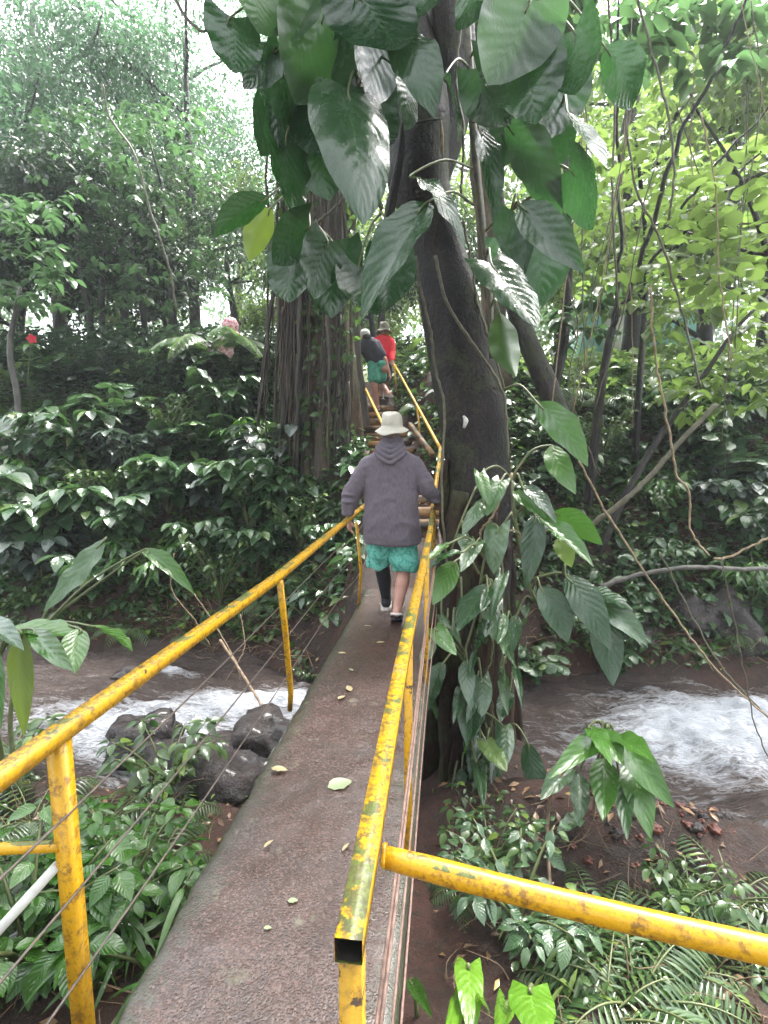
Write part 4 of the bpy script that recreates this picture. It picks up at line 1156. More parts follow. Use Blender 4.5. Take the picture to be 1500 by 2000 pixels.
rows = [
    # base, tip, width, face, kind, mat, stem
    ((452, 32, 3.7), (450, 152, 3.6), 118, 'u', 'r', D, (600, -10, 4.6)),
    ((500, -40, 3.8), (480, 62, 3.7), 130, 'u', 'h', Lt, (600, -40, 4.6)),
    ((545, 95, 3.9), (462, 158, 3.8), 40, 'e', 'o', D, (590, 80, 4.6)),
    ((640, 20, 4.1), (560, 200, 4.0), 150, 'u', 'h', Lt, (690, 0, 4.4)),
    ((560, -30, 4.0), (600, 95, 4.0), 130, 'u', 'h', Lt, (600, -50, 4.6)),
    ((560, 130, 4.0), (508, 285, 3.9), 100, 'u', 'h', D, (590, 110, 4.6)),
    ((600, 200, 4.1), (650, 330, 3.9), 130, 'u', 'h', D, (590, 180, 4.6)),
    ((680, 175, 3.9), (705, 345, 3.4), 160, 't', 'h', D, (700, 150, 4.4)),
    ((560, 260, 4.0), (542, 425, 3.9), 105, 'u', 'h', D, (585, 240, 4.6)),
    ((540, 190, 4.1), (500, 300, 4.0), 80, 'u', 'h', D, (585, 180, 4.6)),
    ((625, 245, 4.15), (640, 390, 4.1), 120, 'u', 'h', D, (590, 230, 4.6)),
    ((525, 385, 3.9), (415, 462, 3.8), 62, 'u', 'o', D, (600, 370, 4.6)),
    ((530, 405, 4.05), (488, 520, 4.0), 55, 'u', 'o', Yl, (600, 390, 4.6)),
    ((605, 440, 4.0), (520, 505, 3.9), 90, 'u', 'h', D, (600, 420, 4.6)),
    ((575, 470, 4.1), (585, 605, 4.0), 115, 'u', 'h', D, (600, 450, 4.6)),
    ((655, 480, 4.2), (660, 630, 4.1), 120, 'u', 'h', D, (600, 460, 4.6)),
    ((640, 470, 4.0), (610, 590, 3.95), 90, 'u', 'h', D, (600, 450, 4.6)),
    ((835, 395, 3.6), (690, 555, 3.5), 112, 't', 'o', D, (925, 400, 4.4)),
    ((760, 490, 4.15), (752, 620, 4.1), 110, 'u', 'h', D, (745, 415, 4.3)),
    ((700, 520, 4.2), (712, 640, 4.1), 90, 'u', 'h', D, (745, 415, 4.3)),
    ((802, 342, 3.7), (942, 388, 3.6), 55, 't', 'o', D, (925, 330, 4.4)),
    ((700, -20, 3.9), (760, 150, 3.8), 150, 'u', 'h', D, (690, 0, 4.4)),
    ((740, 40, 4.1), (690, 200, 4.0), 130, 'u', 'h', D, (695, 40, 4.4)),
    ((780, 60, 3.9), (830, 170, 3.8), 90, 't', 'o', D, (705, 60, 4.4)),
    ((790, 150, 3.9), (803, 225, 3.8), 42, 'e', 'o', D, (705, 120, 4.4)),
    ((868, 150, 3.9), (918, 245, 3.8), 34, 'e', 'o', D, (915, 130, 4.45)),
    ((1035, 0, 3.9), (970, 175, 3.8), 150, 'u', 'h', Lt, (960, 100, 4.3)),
    ((1000, 90, 4.0), (1050, 265, 3.9), 150, 'u', 'h', D, (960, 120, 4.3)),
    ((1120, 60, 3.9), (1142, 215, 3.8), 92, 'u', 'h', D, (1010, 0, 4.2)),
    ((1090, 120, 4.1), (1065, 290, 4.0), 130, 'u', 'h', D, (1000, 60, 4.2)),
    ((940, 130, 4.15), (1000, 270, 4.1), 100, 'u', 'h', D, (920, 110, 4.45)),
    ((1040, 220, 4.2), (1080, 340, 4.1), 120, 'u', 'h', D, (1020, 235, 4.3)),
    ((985, 240, 4.0), (1112, 402, 3.9), 95, 'u', 'o', D, (960, 260, 4.4)),
    ((1110, 330, 3.8), (1192, 425, 3.7), 100, 'u', 'r', D, (1060, 365, 4.2)),
    ((1108, 218, 3.7), (1182, 322, 3.6), 34, 'e', 'o', D, (1098, 205, 4.1)),
    ((1015, 398, 3.8), (1132, 515, 3.7), 72, 't', 'o', D, (1000, 405, 4.3)),
    ((1025, 420, 4.1), (1052, 600, 4.0), 130, 'u', 'h', D, (1000, 410, 4.3)),
    ((985, 460, 4.2), (1010, 590, 4.1), 90, 'u', 'h', D, (950, 450, 4.4)),
    ((960, 515, 3.9), (1045, 645, 3.75), 105, 't', 'h', D, (950, 500, 4.4)),
    ((975, 610, 4.1), (1012, 745, 4.0), 62, 'u', 'o', 'under', (958, 600, 4.4)),
    ((1180, 90, 4.1), (1268, 225, 4.0), 75, 'u', 'o', D, (1030, -50, 4.2)),
    ((1000, 190, 4.25), (960, 330, 4.2), 110, 'u', 'h', D, (930, 180, 4.4)),
    ((935, 250, 4.1), (985, 360, 4.0), 60, 't', 'o', D, (925, 240, 4.4)),
    ((1048, 785, 4.1), (1145, 888, 3.95), 62, 't', 'o', 'near', (985, 760, 4.45)),
    ((640, 100, 4.3), (660, 250, 4.2), 140, 'u', 'h', D, (695, 100, 4.4)),
    ((720, 180, 4.25), (740, 330, 4.2), 110, 'u', 'h', D, (700, 170, 4.4)),
    ((610, -60, 4.3), (680, 60, 4.2), 150, 'u', 'h', D, (690, -50, 4.4)),
    ((830, -40, 4.0), (860, 60, 3.9), 80, 'u', 'h', D, (905, -30, 4.5)),
    ((930, -50, 4.0), (945, 80, 3.9), 90, 'u', 'h', D, (905, -40, 4.5)),
]
for b, t, wpx, face, kind, m, st in rows:
    big_leaf(ph, b, t, wpx * rng.uniform(.88, 1.0), face, kind, m, st, roll=rng.uniform(-.55, .55))

ep = thing('trunk_philodendron', 'glossy long leaved climber sprouting from the rotten trunk base', 'climbing plant', P(960, 1000, 4.1))
for pts, r in (([(1000, 930, 4.2), (1005, 1010, 4.15), (1030, 1130, 4.1), (1050, 1180, 4.1)], .014), ([(1000, 1000, 4.1), (950, 1080, 4.0), (930, 1200, 3.95), (905, 1290, 3.9), (900, 1400, 3.85)], .010),
               ([(1040, 1130, 4.1), (1100, 1120, 4.05), (1150, 1160, 4.0), (1180, 1200, 4.0)], .010), ([(930, 950, 4.15), (900, 1020, 4.0), (880, 1080, 3.95)], .008)):
    part('stem', tube(catmull([P(*a) for a in pts], 6), [r, r, r * .7], 8, wob=.3), M['stem'], ep)
N1 = 'near'
rows = [
    ((938, 925, 4.0), (955, 975, 3.95), 26, 't', 'h', N1, (1000, 935, 4.2)), ((978, 940, 4.0), (948, 985, 3.95), 36, 't', 'h', N1, (1000, 950, 4.2)),
    ((945, 985, 3.95), (902, 1027, 3.9), 36, 't', 'h', 'shrub', (930, 960, 4.15)), ((1045, 1005, 4.0), (1032, 1132, 3.9), 46, 't', 'o', 'philo', (1005, 1010, 4.15)),
    ((1050, 1008, 4.0), (1158, 1102, 3.85), 42, 't', 'o', N1, (1005, 1010, 4.15)), ((1080, 1000, 4.1), (1182, 1050, 4.0), 50, 'u', 'o', N1, (1005, 1005, 4.15)),
    ((1020, 950, 4.1), (1090, 990, 4.0), 34, 't', 'o', 'philo', (1000, 940, 4.2)), ((1000, 960, 4.1), (1070, 1000, 4.05), 30, 't', 'o', N1, (1000, 960, 4.2)),
    ((972, 1030, 3.95), (955, 1112, 3.9), 50, 't', 'h', 'shrub', (950, 1060, 4.0)), ((905, 1045, 3.95), (915, 1080, 3.9), 30, 't', 'h', 'shrub', (900, 1030, 4.0)),
    ((930, 1060, 3.9), (898, 1100, 3.8), 36, 't', 'h', 'shrub', (945, 1085, 4.0)),
    ((890, 1095, 3.6), (835, 1170, 3.5), 52, 't', 'o', N1, (935, 1120, 3.95)), ((905, 1078, 3.6), (812, 1092, 3.4), 18, 'e', 'o', 'philo', (945, 1090, 4.0)), ((880, 1060, 3.7), (825, 1085, 3.6), 20, 't', 'o', N1, (940, 1080, 4.0)),
    ((958, 1140, 3.8), (898, 1235, 3.7), 58, 't', 'o', 'philo', (935, 1150, 3.95)), ((1055, 1145, 3.95), (1112, 1252, 3.85), 62, 't', 'o', 'philo', (1040, 1150, 4.1)),
    ((1105, 1125, 3.95), (1205, 1228, 3.8), 66, 't', 'o', 'philo', (1100, 1120, 4.05)), ((1165, 1165, 3.95), (1262, 1262, 3.85), 52, 't', 'o', 'shrub', (1150, 1160, 4.0)),
    ((1185, 1195, 3.9), (1185, 1330, 3.8), 60, 'u', 'o', 'philo', (1180, 1200, 4.0)), ((1150, 1150, 4.0), (1240, 1180, 3.9), 34, 'e', 'o', 'philo', (1145, 1155, 4.0)),
    ((850, 1228, 3.55), (885, 1258, 3.45), 40, 't', 'h', 'near', (905, 1270, 3.9)), ((845, 1250, 3.6), (830, 1300, 3.5), 30, 't', 'o', 'shrub', (905, 1280, 3.9)),
    ((868, 1292, 3.6), (818, 1382, 3.5), 40, 't', 'o', 'shrub', (905, 1290, 3.9)), ((912, 1288, 3.75), (918, 1372, 3.7), 36, 't', 'o', 'shrub', (905, 1290, 3.9)),
    ((900, 1340, 3.7), (885, 1400, 3.65), 26, 't', 'o', 'philo', (903, 1330, 3.88)), ((940, 1325, 3.8), (945, 1395, 3.75), 42, 't', 'h', 'shrub', (930, 1290, 3.9)),
    ((935, 1380, 3.8), (925, 1440, 3.7), 36, 't', 'h', 'philo', (900, 1380, 3.85)), ((905, 1370, 3.7), (912, 1450, 3.65), 30, 't', 'o', 'philo', (900, 1370, 3.85)),
    ((950, 1450, 3.6), (985, 1500, 3.5), 42, 't', 'h', 'shrub', (900, 1400, 3.85)), ((930, 1490, 3.6), (945, 1540, 3.5), 28, 't', 'h', 'shrub', (900, 1400, 3.85)),
    ((1030, 1450, 3.7), (1045, 1565, 3.6), 46, 'u', 'o', 'philo', (985, 1420, 3.9)), ((985, 1420, 3.7), (995, 1490, 3.6), 40, 't', 'h', 'shrub', (905, 1400, 3.85)),
    ((1010, 1200, 4.0), (985, 1280, 3.95), 36, 't', 'o', 'philo', (1040, 1170, 4.1)), ((1090, 1050, 4.1), (1110, 1110, 4.05), 36, 't', 'o', 'under', (1050, 1060, 4.1)),
    ((1075, 870, 4.3), (1120, 945, 4.2), 46, 't', 'o', 'near', (1000, 930, 4.2)),
]
for b, t, wpx, face, kind, m, st in rows:
    big_leaf(ep, b, t, wpx, face, kind, m, st, roll=rng.uniform(-.2, .2))

for k in range(44):
    px, py = rng.uniform(835, 1010), rng.uniform(1120, 1640); L_ = rng.uniform(28, 62)
    tx = px + rng.uniform(-22, 22)
    big_leaf(ep, (px, py, 3.85 + rng.uniform(-.15, .1)), (tx, py + L_, 3.75), L_ * rng.uniform(.35, .6), 't', rng.choice(['o', 'h']), rng.choice(['philo', 'shrub', 'near'], p=[.45, .35, .2]), (px + rng.uniform(-15, 15), py - rng.uniform(15, 50), 3.98), roll=rng.uniform(-.5, .5))

# young broad-leaf tree in front of the right mud shore
sh = thing('broadleaf_sapling', 'young plant with large ribbed drooping leaves before the right rapids', 'plant', hit(1180, 1700))
c = (1190, 1440, 3.3)
part('stem', tube(catmull([hit(1075, 1760), P(1070, 1600, 3.1), P(1090, 1520, 3.15), P(1180, 1430, 3.3)], 6), [.012, .01, .007], 7), M['twig'], sh)
part('stem', tube(catmull([hit(1165, 1700), P(1160, 1600, 3.2), P(1170, 1500, 3.25), P(1190, 1440, 3.3)], 6), [.012, .01, .007], 7), M['twig'], sh)
for b, t, wpx, m in (((1182, 1440), (1105, 1472), 46, N1), ((1175, 1425), (1200, 1480), 55, N1), ((1180, 1480), (1165, 1590), 56, N1), ((1235, 1478), (1255, 1612), 60, N1), ((1200, 1435), (1325, 1542), 64, N1),
                     ((1120, 1500), (1055, 1560), 40, 'shrub'), ((1130, 1510), (1120, 1605), 42, 'shrub'), ((1210, 1520), (1215, 1580), 40, 'shrub'), ((1150, 1420), (1185, 1440), 40, N1), ((1190, 1440), (1270, 1470), 50, N1), ((1140, 1590), (1090, 1620), 30, 'shrub')):
    big_leaf(sh, (*b, 3.25), (*t, 3.1), wpx, 't', 'o', m, (1185, 1440, 3.3), roll=rng.uniform(-.15, .15))

# heliconia style leaves on the left
he = thing('wild_banana_plant', 'arching split leaves with a yellowing hanging blade at the left edge', 'plant', hit(20, 1560))
root_p = hit(20, 1560)
part('stem', tube(catmull([root_p, P(-10, 1400, 3.0), P(0, 1280, 3.0), P(40, 1235, 3.0)], 6), [.02, .018, .01], 8), M['stem'], he)
part('stem', tube(catmull([root_p + [.1, 0, 0], P(20, 1400, 3.2), P(60, 1250, 3.3), P(150, 1170, 3.4), P(280, 1076, 3.5)], 6), [.018, .014, .007], 8), M['stem'], he)
for b, t, wpx, f_, k_, m in (((40, 1232, 2.9), (30, 1425, 2.8), 52, 't', 'o', 'yellow_leaf'), ((0, 1232, 2.9), (150, 1240, 2.9), 40, 'e', 'o', N1), ((155, 1228, 2.95), (145, 1312, 2.9), 55, 't', 'o', N1), ((175, 1222, 3.0), (262, 1240, 3.0), 34, 'e', 'o', N1),
                              ((60, 1228, 2.9), (148, 1305, 2.85), 46, 't', 'o', N1), ((205, 1052, 3.4), (85, 1195, 3.2), 50, 't', 'o', 'shrub'), ((278, 1075, 3.5), (368, 1126, 3.5), 34, 't', 'o', N1), ((-30, 1210, 2.8), (40, 1250, 2.8), 50, 't', 'o', 'shrub'),
                              ((140, 1300, 3.1), (60, 1230, 3.1), 40, 't', 'o', 'shrub'), ((-20, 1260, 2.7), (10, 1400, 2.7), 40, 't', 'o', N1)):
    big_leaf(he, b, t, wpx, f_, k_, m, (60, 1250, 3.3) if b[0] > 100 else (-5, 1290, 3.0), roll=rng.uniform(-.2, .2))

# two bright aroids bottom right
ar = thing('bright_aroid', 'lime green holed leaf with curled edge under the side rail', 'plant', hit(915, 1960))
for b, t, wpx in (((915, 1885, 1.55), (912, 1950, 1.55), 66), ((905, 1930, 1.55), (878, 1995, 1.5), 38), ((930, 1930, 1.55), (948, 1965, 1.52), 30)):
    big_leaf(ar, b, t, wpx, 't', 'h', 'lime', hit(915, 1990))
ar = thing('bright_aroid', 'wide wet heart leaf at the bottom border, right of the holed one', 'plant', hit(1040, 1990))
for b, t, wpx in (((1035, 1930, 1.55), (1050, 2020, 1.5), 100), ((990, 1960, 1.6), (978, 2015, 1.55), 50)):
    big_leaf(ar, b, t, wpx, 't', 'h', 'lime', hit(1040, 1995))
ar = thing('bright_aroid', 'small narrow leaf poking out beside the deck edge at the bottom', 'plant', hit(820, 1960))
big_leaf(ar, (800, 1915, 2.0), (842, 1980, 1.95), 34, 't', 'o', 'near', hit(815, 1995))


# ------------------------------------------------------------------ plant kinds to copy
def make_shrub(name, label, loc, group, h=1.0, leaf=.26, nst=6, m='shrub', seed=0, tpl=T_shrub, spread=.45):
    t = thing(name, label, 'plant', loc, group); L = np.array(loc, float)
    pos, dr, nn, Gs = [], [], [], []
    for k in range(nst):
        az = k * 2.4 + seed; hh = h * rng.uniform(.6, 1.05)
        o = np.array([math.cos(az), math.sin(az), 0])
        q = catmull([L, L + o * spread * .3 + [0, 0, hh * .45], L + o * spread * .75 + [0, 0, hh * .8], L + o * spread * 1.2 + [0, 0, hh]], 5)
        Gs.append(tube(q, [.012, .009, .004], 6))
        for j in range(5, len(q)):
            tw = rng.integers(1, 3) if j < len(q) - 1 else 5
            for e in range(tw):
                a2 = rng.uniform(0, 6.28) if tw < 5 else e * 1.256 + seed
                dd = np.array([math.cos(a2), math.sin(a2), rng.uniform(-.55, .1)])
                pos.append(q[j] + dd * .03); dr.append(dd + o * .3); nn.append(np.array([0, 0, 1]) + rng.normal(0, .22, 3) + dd * .3)
    pos = np.array(pos)
    for G in Gs: part('stem', G, M['stem'], t)
    part('foliage', scatter(tpl, pos, dr, nn, leaf * rng.uniform(.55, 1.2, len(pos))), M[m], t)
    return t


def frond_pts(L, az, length, rise, drop, n=14):
    o = np.array([math.cos(az), math.sin(az), 0]); t = np.linspace(0, 1, n)[:, None]
    return L + o * length * (t - .12 * t ** 2) + np.array([0, 0, 1]) * (rise * t - drop * t ** 2.2)


def make_fern(name, label, loc, group, nf=9, length=1.0, rise=.9, drop=1.1, leaf=.2, m='fern', stem=None, seed=0, npin=26, cat='fern', azs=None):
    t = thing(name, label, cat, loc, group); L = np.array(loc, float)
    if stem:
        part('trunk', tube([L, L + [0, 0, stem]], [.06, .045], 10, wob=.3), M['bark_grey'], t); L = L + [0, 0, stem]
    for k in range(nf):
        az = (azs[k] if azs else k * 2 * math.pi / nf + rng.uniform(-.25, .25) + seed)
        q = frond_pts(L, az, length * rng.uniform(.8, 1.1), rise * rng.uniform(.8, 1.15), drop * rng.uniform(.8, 1.2))
        tt = np.linspace(.14, 1, npin); ip = np.stack([np.interp(tt, np.linspace(0, 1, len(q)), q[:, c_]) for c_ in range(3)], 1)
        T = nrm(np.gradient(ip, axis=0)); side = nrm(np.cross(T, (0, 0, 1)))
        ls = leaf * np.sin(math.pi * (.12 + .86 * tt)) ** .8
        pos = np.vstack([ip, ip]); dr = np.vstack([side + T * .5 + [0, 0, -.3], -side + T * .5 + [0, 0, -.3]])
        nn = np.tile(np.array([[0, 0, 1.]]), (len(pos), 1)) + rng.normal(0, .12, (len(pos), 3))
        f_ = part('frond', scatter(T_lance, pos, dr, nn, np.tile(ls, 2), .62), M[m], t)
        part('midrib', tube(q, np.array([.010, .006, .002]) * min(1, .35 + length * .4), 5), M['stem'], f_)
    return t


gs = 'glossy broad leaved shrubs on the left bank'
q0 = hit(330, 1010)
S1 = make_shrub('broadleaf_shrub', 'shrub with pale green ribbed leaves in the middle of the left bank', q0, gs, 1.15, .34, 8, seed=.3)
S2 = make_shrub('broadleaf_shrub', 'dark wet shrub with slate coloured leaves just right of the pale ribbed one', hit(490, 1050), gs, 1.2, .31, 9, seed=1.1)
S3 = make_shrub('broadleaf_shrub', 'round leaved shrub below the arching fern on the left bank', hit(225, 860), gs, 1.0, .28, 9, seed=2.1, tpl=T_round)


def put(proto, px, py, sc, rz, label, group=None, mirror=False, dz=0):
    c = copy_tree(proto); q = hit(px, py)
    c.location = (q[0], q[1], q[2] + dz - .03); c.rotation_euler = (rng.uniform(-.1, .1), rng.uniform(-.1, .1), rz); c.scale = (sc, sc, sc * rng.uniform(.9, 1.1))
    tag(c, label, None, group); return c


S4 = make_shrub('narrow_leaf_shrub', 'drooping narrow leaved shrub low on the left bank', hit(300, 1150), gs, .8, .24, 9, 'near', 1.9, leaf_tpl('lance', 6, 1, .1, .4, width=.24), .4)
S5 = make_shrub('small_leaf_bush', 'fine leaved dark bush under the fig roots', hit(590, 1080), gs, .9, .10, 16, 'under', 2.9, T_med, .42)
M['grey_leaf'] = leaf_mat('slate_leaf', (.05, .075, .058), (.085, .11, .09), (.08, .14, .07), .18, .2, veins=7)
S6 = make_shrub('slate_leaf_shrub', 'shrub with drooping slate grey leaves left of the fig roots', hit(530, 960), gs, 1.15, .33, 7, 'grey_leaf', .9, T_shrub, .5)
shrubs = [
    (S4, 100, 1000, 1.1, 1.0, 'narrow leaved shrub over the wild banana at the left edge'), (S5, 200, 1010, 1.2, 2.0, 'fine leaved bush in the middle of the left bank'), (S6, 250, 930, .9, 3.0, 'slate leaved shrub upper middle of the left bank'),
    (S6, 80, 1130, .9, 4.0, 'slate leaved shrub hanging over the left water line'), (S5, 430, 1180, 1.0, 5.0, 'fine leaved bush above the dead sticks'), (S4, 470, 900, 1.0, 2.5, 'narrow leaved shrub under the pink hood'), (S5, 330, 870, 1.1, .7, 'fine leaved bush beneath the tree fern'),
    (S6, 420, 1010, .8, 1.7, 'slate leaved shrub right of the pale ribbed one'), (S5, 30, 1050, 1.2, 3.7, 'fine leaved bush at the left border'),
    (S1, 110, 1090, 1.1, 1.0, 'bushy shrub at the left edge above the wild banana leaves'), (S2, 30, 1130, 1.1, 2.0, 'shrub touching the left border above the hanging yellow blade'),
    (S3, 390, 905, 1.0, .5, 'shrub centred over the ribbed leaves with bluish wet tops'), (S2, 150, 950, 1.05, 3.0, 'shrub under the round leaved one, over the left edge cluster'),
    (S1, 60, 930, 1.0, 4.0, 'yellowish shrub beside the brown sapling stem'), (S2, 440, 850, .9, 5.0, 'small dark shrub at the shaded bank top near the fig roots'),
    (S1, 560, 1030, .8, 2.4, 'shrub with grey drooping leaves before the root curtain'), (S3, 560, 940, .75, 1.2, 'leafy sprig across the fig root curtain at its foot'),
    (S2, 250, 1080, .9, 4.4, 'shrub over the bare twig tangle on the left bank'), (S3, 130, 780, 1.0, 2.2, 'pale leaved shrub under the red flower'),
    (S1, 330, 770, .8, 3.1, 'shrub just beneath the drooping fern fronds'), (S3, 455, 770, .8, 4.1, 'shrub in front of the pink hood'), (S2, 500, 1130, .75, 1.9, 'low shrub above the handrail near the far deck end'), (S1, 640, 1090, .55, 2.9, 'leafy sprig hugging the far deck end'), (S3, 620, 860, .7, 3.7, 'bright leafed sprig in front of the fig, at the stair rail'),
    (S2, 400, 1130, .7, .9, 'low shrub right above the brown leaf litter'), (S1, 180, 1180, .75, 5.2, 'low shrub behind the arching banana leaf')]
for p_, px, py, sc, rz, lab in shrubs: put(p_, px, py, sc, rz, lab, gs)
gs = 'shrubs of the right bank'
for p_, px, py, sc, rz, lab in (
        (S5, 1180, 900, .9, 1.0, 'fine leaved bush at the foot of the V shaped tree'), (S6, 1400, 1010, .75, 2.0, 'slate leaved shrub over the red soil slope'), (S4, 1290, 1010, .8, 3.0, 'narrow leaved shrub beside the tan rope like root'), (S5, 1330, 880, 1.0, 4.0, 'fine leaved bush crossed by the tan hanging root'),
        (S5, 1100, 1250, .6, 5.0, 'fine leaved bush in the hollow behind the trunk'), (S6, 1080, 1080, .6, 2.4, 'slate leaved shrub between trunk and stout dark liana'), (S4, 1470, 1180, .8, 1.4, 'narrow leaved shrub above the grey boulders at the right border'),
        (S1, 1370, 900, .85, 1.0, 'leafy shrub on the right bank top below the lawn edge'), (S3, 1450, 960, .95, 2.0, 'dense shrub at the right border over the red soil'), (S2, 1480, 1080, .8, 3.3, 'dark shrub by the tan arcing liana at the right border'),
        (S2, 1110, 990, .7, 4.0, 'small shrub between trunk and V shaped tree'), (S3, 1250, 830, .7, 5.0, 'small pale shrub at the foot of the lawn'), (S1, 1060, 900, .6, .4, 'sprig of foliage right behind the dark trunk'),
        (S1, 1440, 850, 1.0, 3.0, 'tall bright shrub under the yellow green tree at the right border'), (S2, 1300, 1150, .55, 2.8, 'light sprig growing between the grey boulders'), (S3, 1040, 1330, .5, 1.9, 'small plant in the dark hollow behind the trunk roots'),
        (S3, 1220, 1230, .5, 4.7, 'sprig leaning over the rapids from the far right bank'), (S2, 1200, 1330, .5, 4.7, 'hanging tuft of dark leaves beside the philodendron tips')):
    put(p_, px, py, sc, rz, lab, gs)

c_ = copy_tree(S3); q = P(455, 720, 9.95); c_.location = (q[0], q[1], gz(q[0], q[1])); c_.scale = (1, 1, 1)
tag(c_, 'leafy shrub hiding the pink poncho below the hood', None, 'glossy broad leaved shrubs on the left bank')
# ferns
gf = 'ferns and palms'
q = hit(415, 775); F1 = make_fern('tree_fern', 'tree fern with long arching fronds before the pink hood', (q[0], q[1], q[2] - .1), gf, 9, 1.6, .9, 1.1, .30, 'fern', stem=1.0, seed=.2, npin=48,
                                   azs=[.0, .55, 3.14, 2.7, 3.7, 1.4, 4.6, 5.5, -.5])
q = hit(-10, 800); F2 = make_fern('palm', 'drooping palm fronds at the left border below the red flower', (q[0], q[1], q[2] - .1), gf, 8, 1.4, .8, 1.3, .30, 'fern', stem=.75, seed=.9, npin=40, cat='palm')
F3 = make_fern('ground_fern', 'low fern tuft beside the second left post', hit(520, 1180), gf, 9, .55, .35, .5, .13, 'fern', seed=.4, npin=16)
for px, py, sc, rz, lab in ((600, 1130, .9, 1, 'fern tuft tucked against the far end of the deck'), (250, 1230, 1.2, 2, 'fern tuft above the left water line'), (380, 1240, 1.0, 3, 'fern tuft on the twig strewn left shore'), (60, 1260, 1.3, .3, 'fern tuft behind the hanging yellow blade'),
                            (1090, 780, 2.0, 3, 'strappy fern under the slanting mossy trunk'), (1160, 790, 2.0, 4, 'strappy fern under the V shaped tree'), (1230, 800, 1.8, 1, 'strappy fern right of the V shaped tree'), (1350, 1000, 1.2, 2, 'fern on the red soil slope'),
                            (1440, 1240, 1.0, 5, 'fern tuft over the grey boulders at the right'), (1120, 1420, .8, 5, 'fern tuft by the muddy shallows'), (820, 800, 1.1, 2, 'fern tuft beside the upper stair rail')):
    put(F3, px, py, sc, rz, lab, gf)

# near bank herbs
gn = 'wet herbs at the near bank'
H1 = make_shrub('leafy_herb', 'bright leafy herb under the left cables near the post', hit(240, 1800), gn, .5, .115, 9, 'near', .7, T_shrub, .3)
H2 = make_fern('feathery_herb', 'feathery plant spread beneath the left handrail', hit(200, 1620), gn, 11, .55, .45, .45, .13, 'under', seed=.1, npin=15, cat='plant')
H3 = make_shrub('leafy_herb', 'tall herb beside the boulder left of the deck', hit(330, 1560), gn, .55, .12, 8, 'under', 1.7, T_med, .3)
H4 = make_shrub('strap_leaf_herb', 'long bladed herb arching from the near bank beside the whitish brace', hit(130, 1740), gn, .45, .26, 5, 'near', .9, leaf_tpl('strap', 8, 1, .1, .45, width=.13), .25)
H5 = make_shrub('dark_herb', 'dark small leaved herb right of the deck under the side rail', hit(1010, 1830), gn, .45, .10, 10, 'shrub', 2.9, T_med, .28)
for p_, px, py, sc, rz, lab in (
        (H4, 300, 1900, 1.0, 2.0, 'long bladed herb at the deck side, lower left'), (H2, 40, 1850, 1.1, 4.0, 'feathery plant at the left border under the brace'), (H2, 1180, 1990, 1.1, 1.0, 'feathery plant at the bottom, right of the heart leaf'),
        
        (H2, 1400, 1880, 1.2, 3.0, 'feathery plant below the far end of the side rail'), 
        (H1, 60, 1900, 1.2, 1, 'leafy herb in the lower left corner'), 
        (H2, 60, 1600, 1.2, 4, 'feathery plant at the left border over the rapids'), (H2, 300, 1700, 1.0, 5, 'feathery plant between first post and deck'), 
        (H3, 230, 1520, .9, 2, 'leafy herb before the rounded boulder'), (H2, 120, 1800, 1.1, 1.3, 'feathery plant behind the first left post'), (H3, 20, 1530, 1.0, .2, 'leafy herb under the hanging yellow blade'),
        (H2, 350, 1590, .8, 3.1, 'feathery plant leaning toward the flat wet boulder'), 
         (H2, 1240, 1960, 1.3, 2, 'feathery plant under the side rail, lower right'), 
        (H2, 1430, 1760, 1.1, 5, 'feathery plant above the side rail at the right border'), (H3, 1350, 1800, .6, 2.6, 'leafy herb behind the side rail'),
        (H2, 1180, 1860, 1.0, .9, 'feathery plant just beneath the side rail'), (H3, 960, 1700, .7, 2.9, 'leafy herb at the dark root foot under the side rail'),
        (H3, 600, 1330, .45, .9, 'small herb at the foot of the second left post'), (H3, 575, 1400, .4, 2.9, 'small herb at the deck edge below the second left post'),
        (H2, 1320, 1900, 1.0, 2.0, 'leafy herb near the rail bend at lower right'), (H2, 900, 1740, .6, 2.0, 'feathery sprig on the dark trunk foot')):
    put(p_, px, py, sc, rz, lab, gn)

# red flower
q = P(62, 662, 8.4)
fl = thing('hibiscus_plant', 'single red flower on a leafy twig at the left edge', 'flower', hit(62, 800))
part('stem', tube(catmull([hit(62, 800), P(55, 740, 8.5), q], 6), [.012, .006], 6), M['stem'], fl)
M['petal'] = leaf_mat('red_petal', (.65, .02, .04), (.8, .03, .07), (.7, .05, .08), .3, .5)
az = np.arange(5) * 1.2566
view = nrm(CAM - q); sx_ = nrm(np.cross(view, (0, 0, 1))); sy_ = np.cross(sx_, view)
for a in az:
    part('petal', scatter(TPL['r'], q[None], (sx_ * math.cos(a) + sy_ * math.sin(a) + view * .25)[None], (view)[None], .085), M['petal'], fl)
part('leaf', scatter(T_shrub, np.array([q - [0.03, 0, .08]] * 3), [(1, 0, -.3), (-1, 0, -.2), (0, -1, -.5)], [(0, 0, 1)] * 3, .2), M['near'], fl)


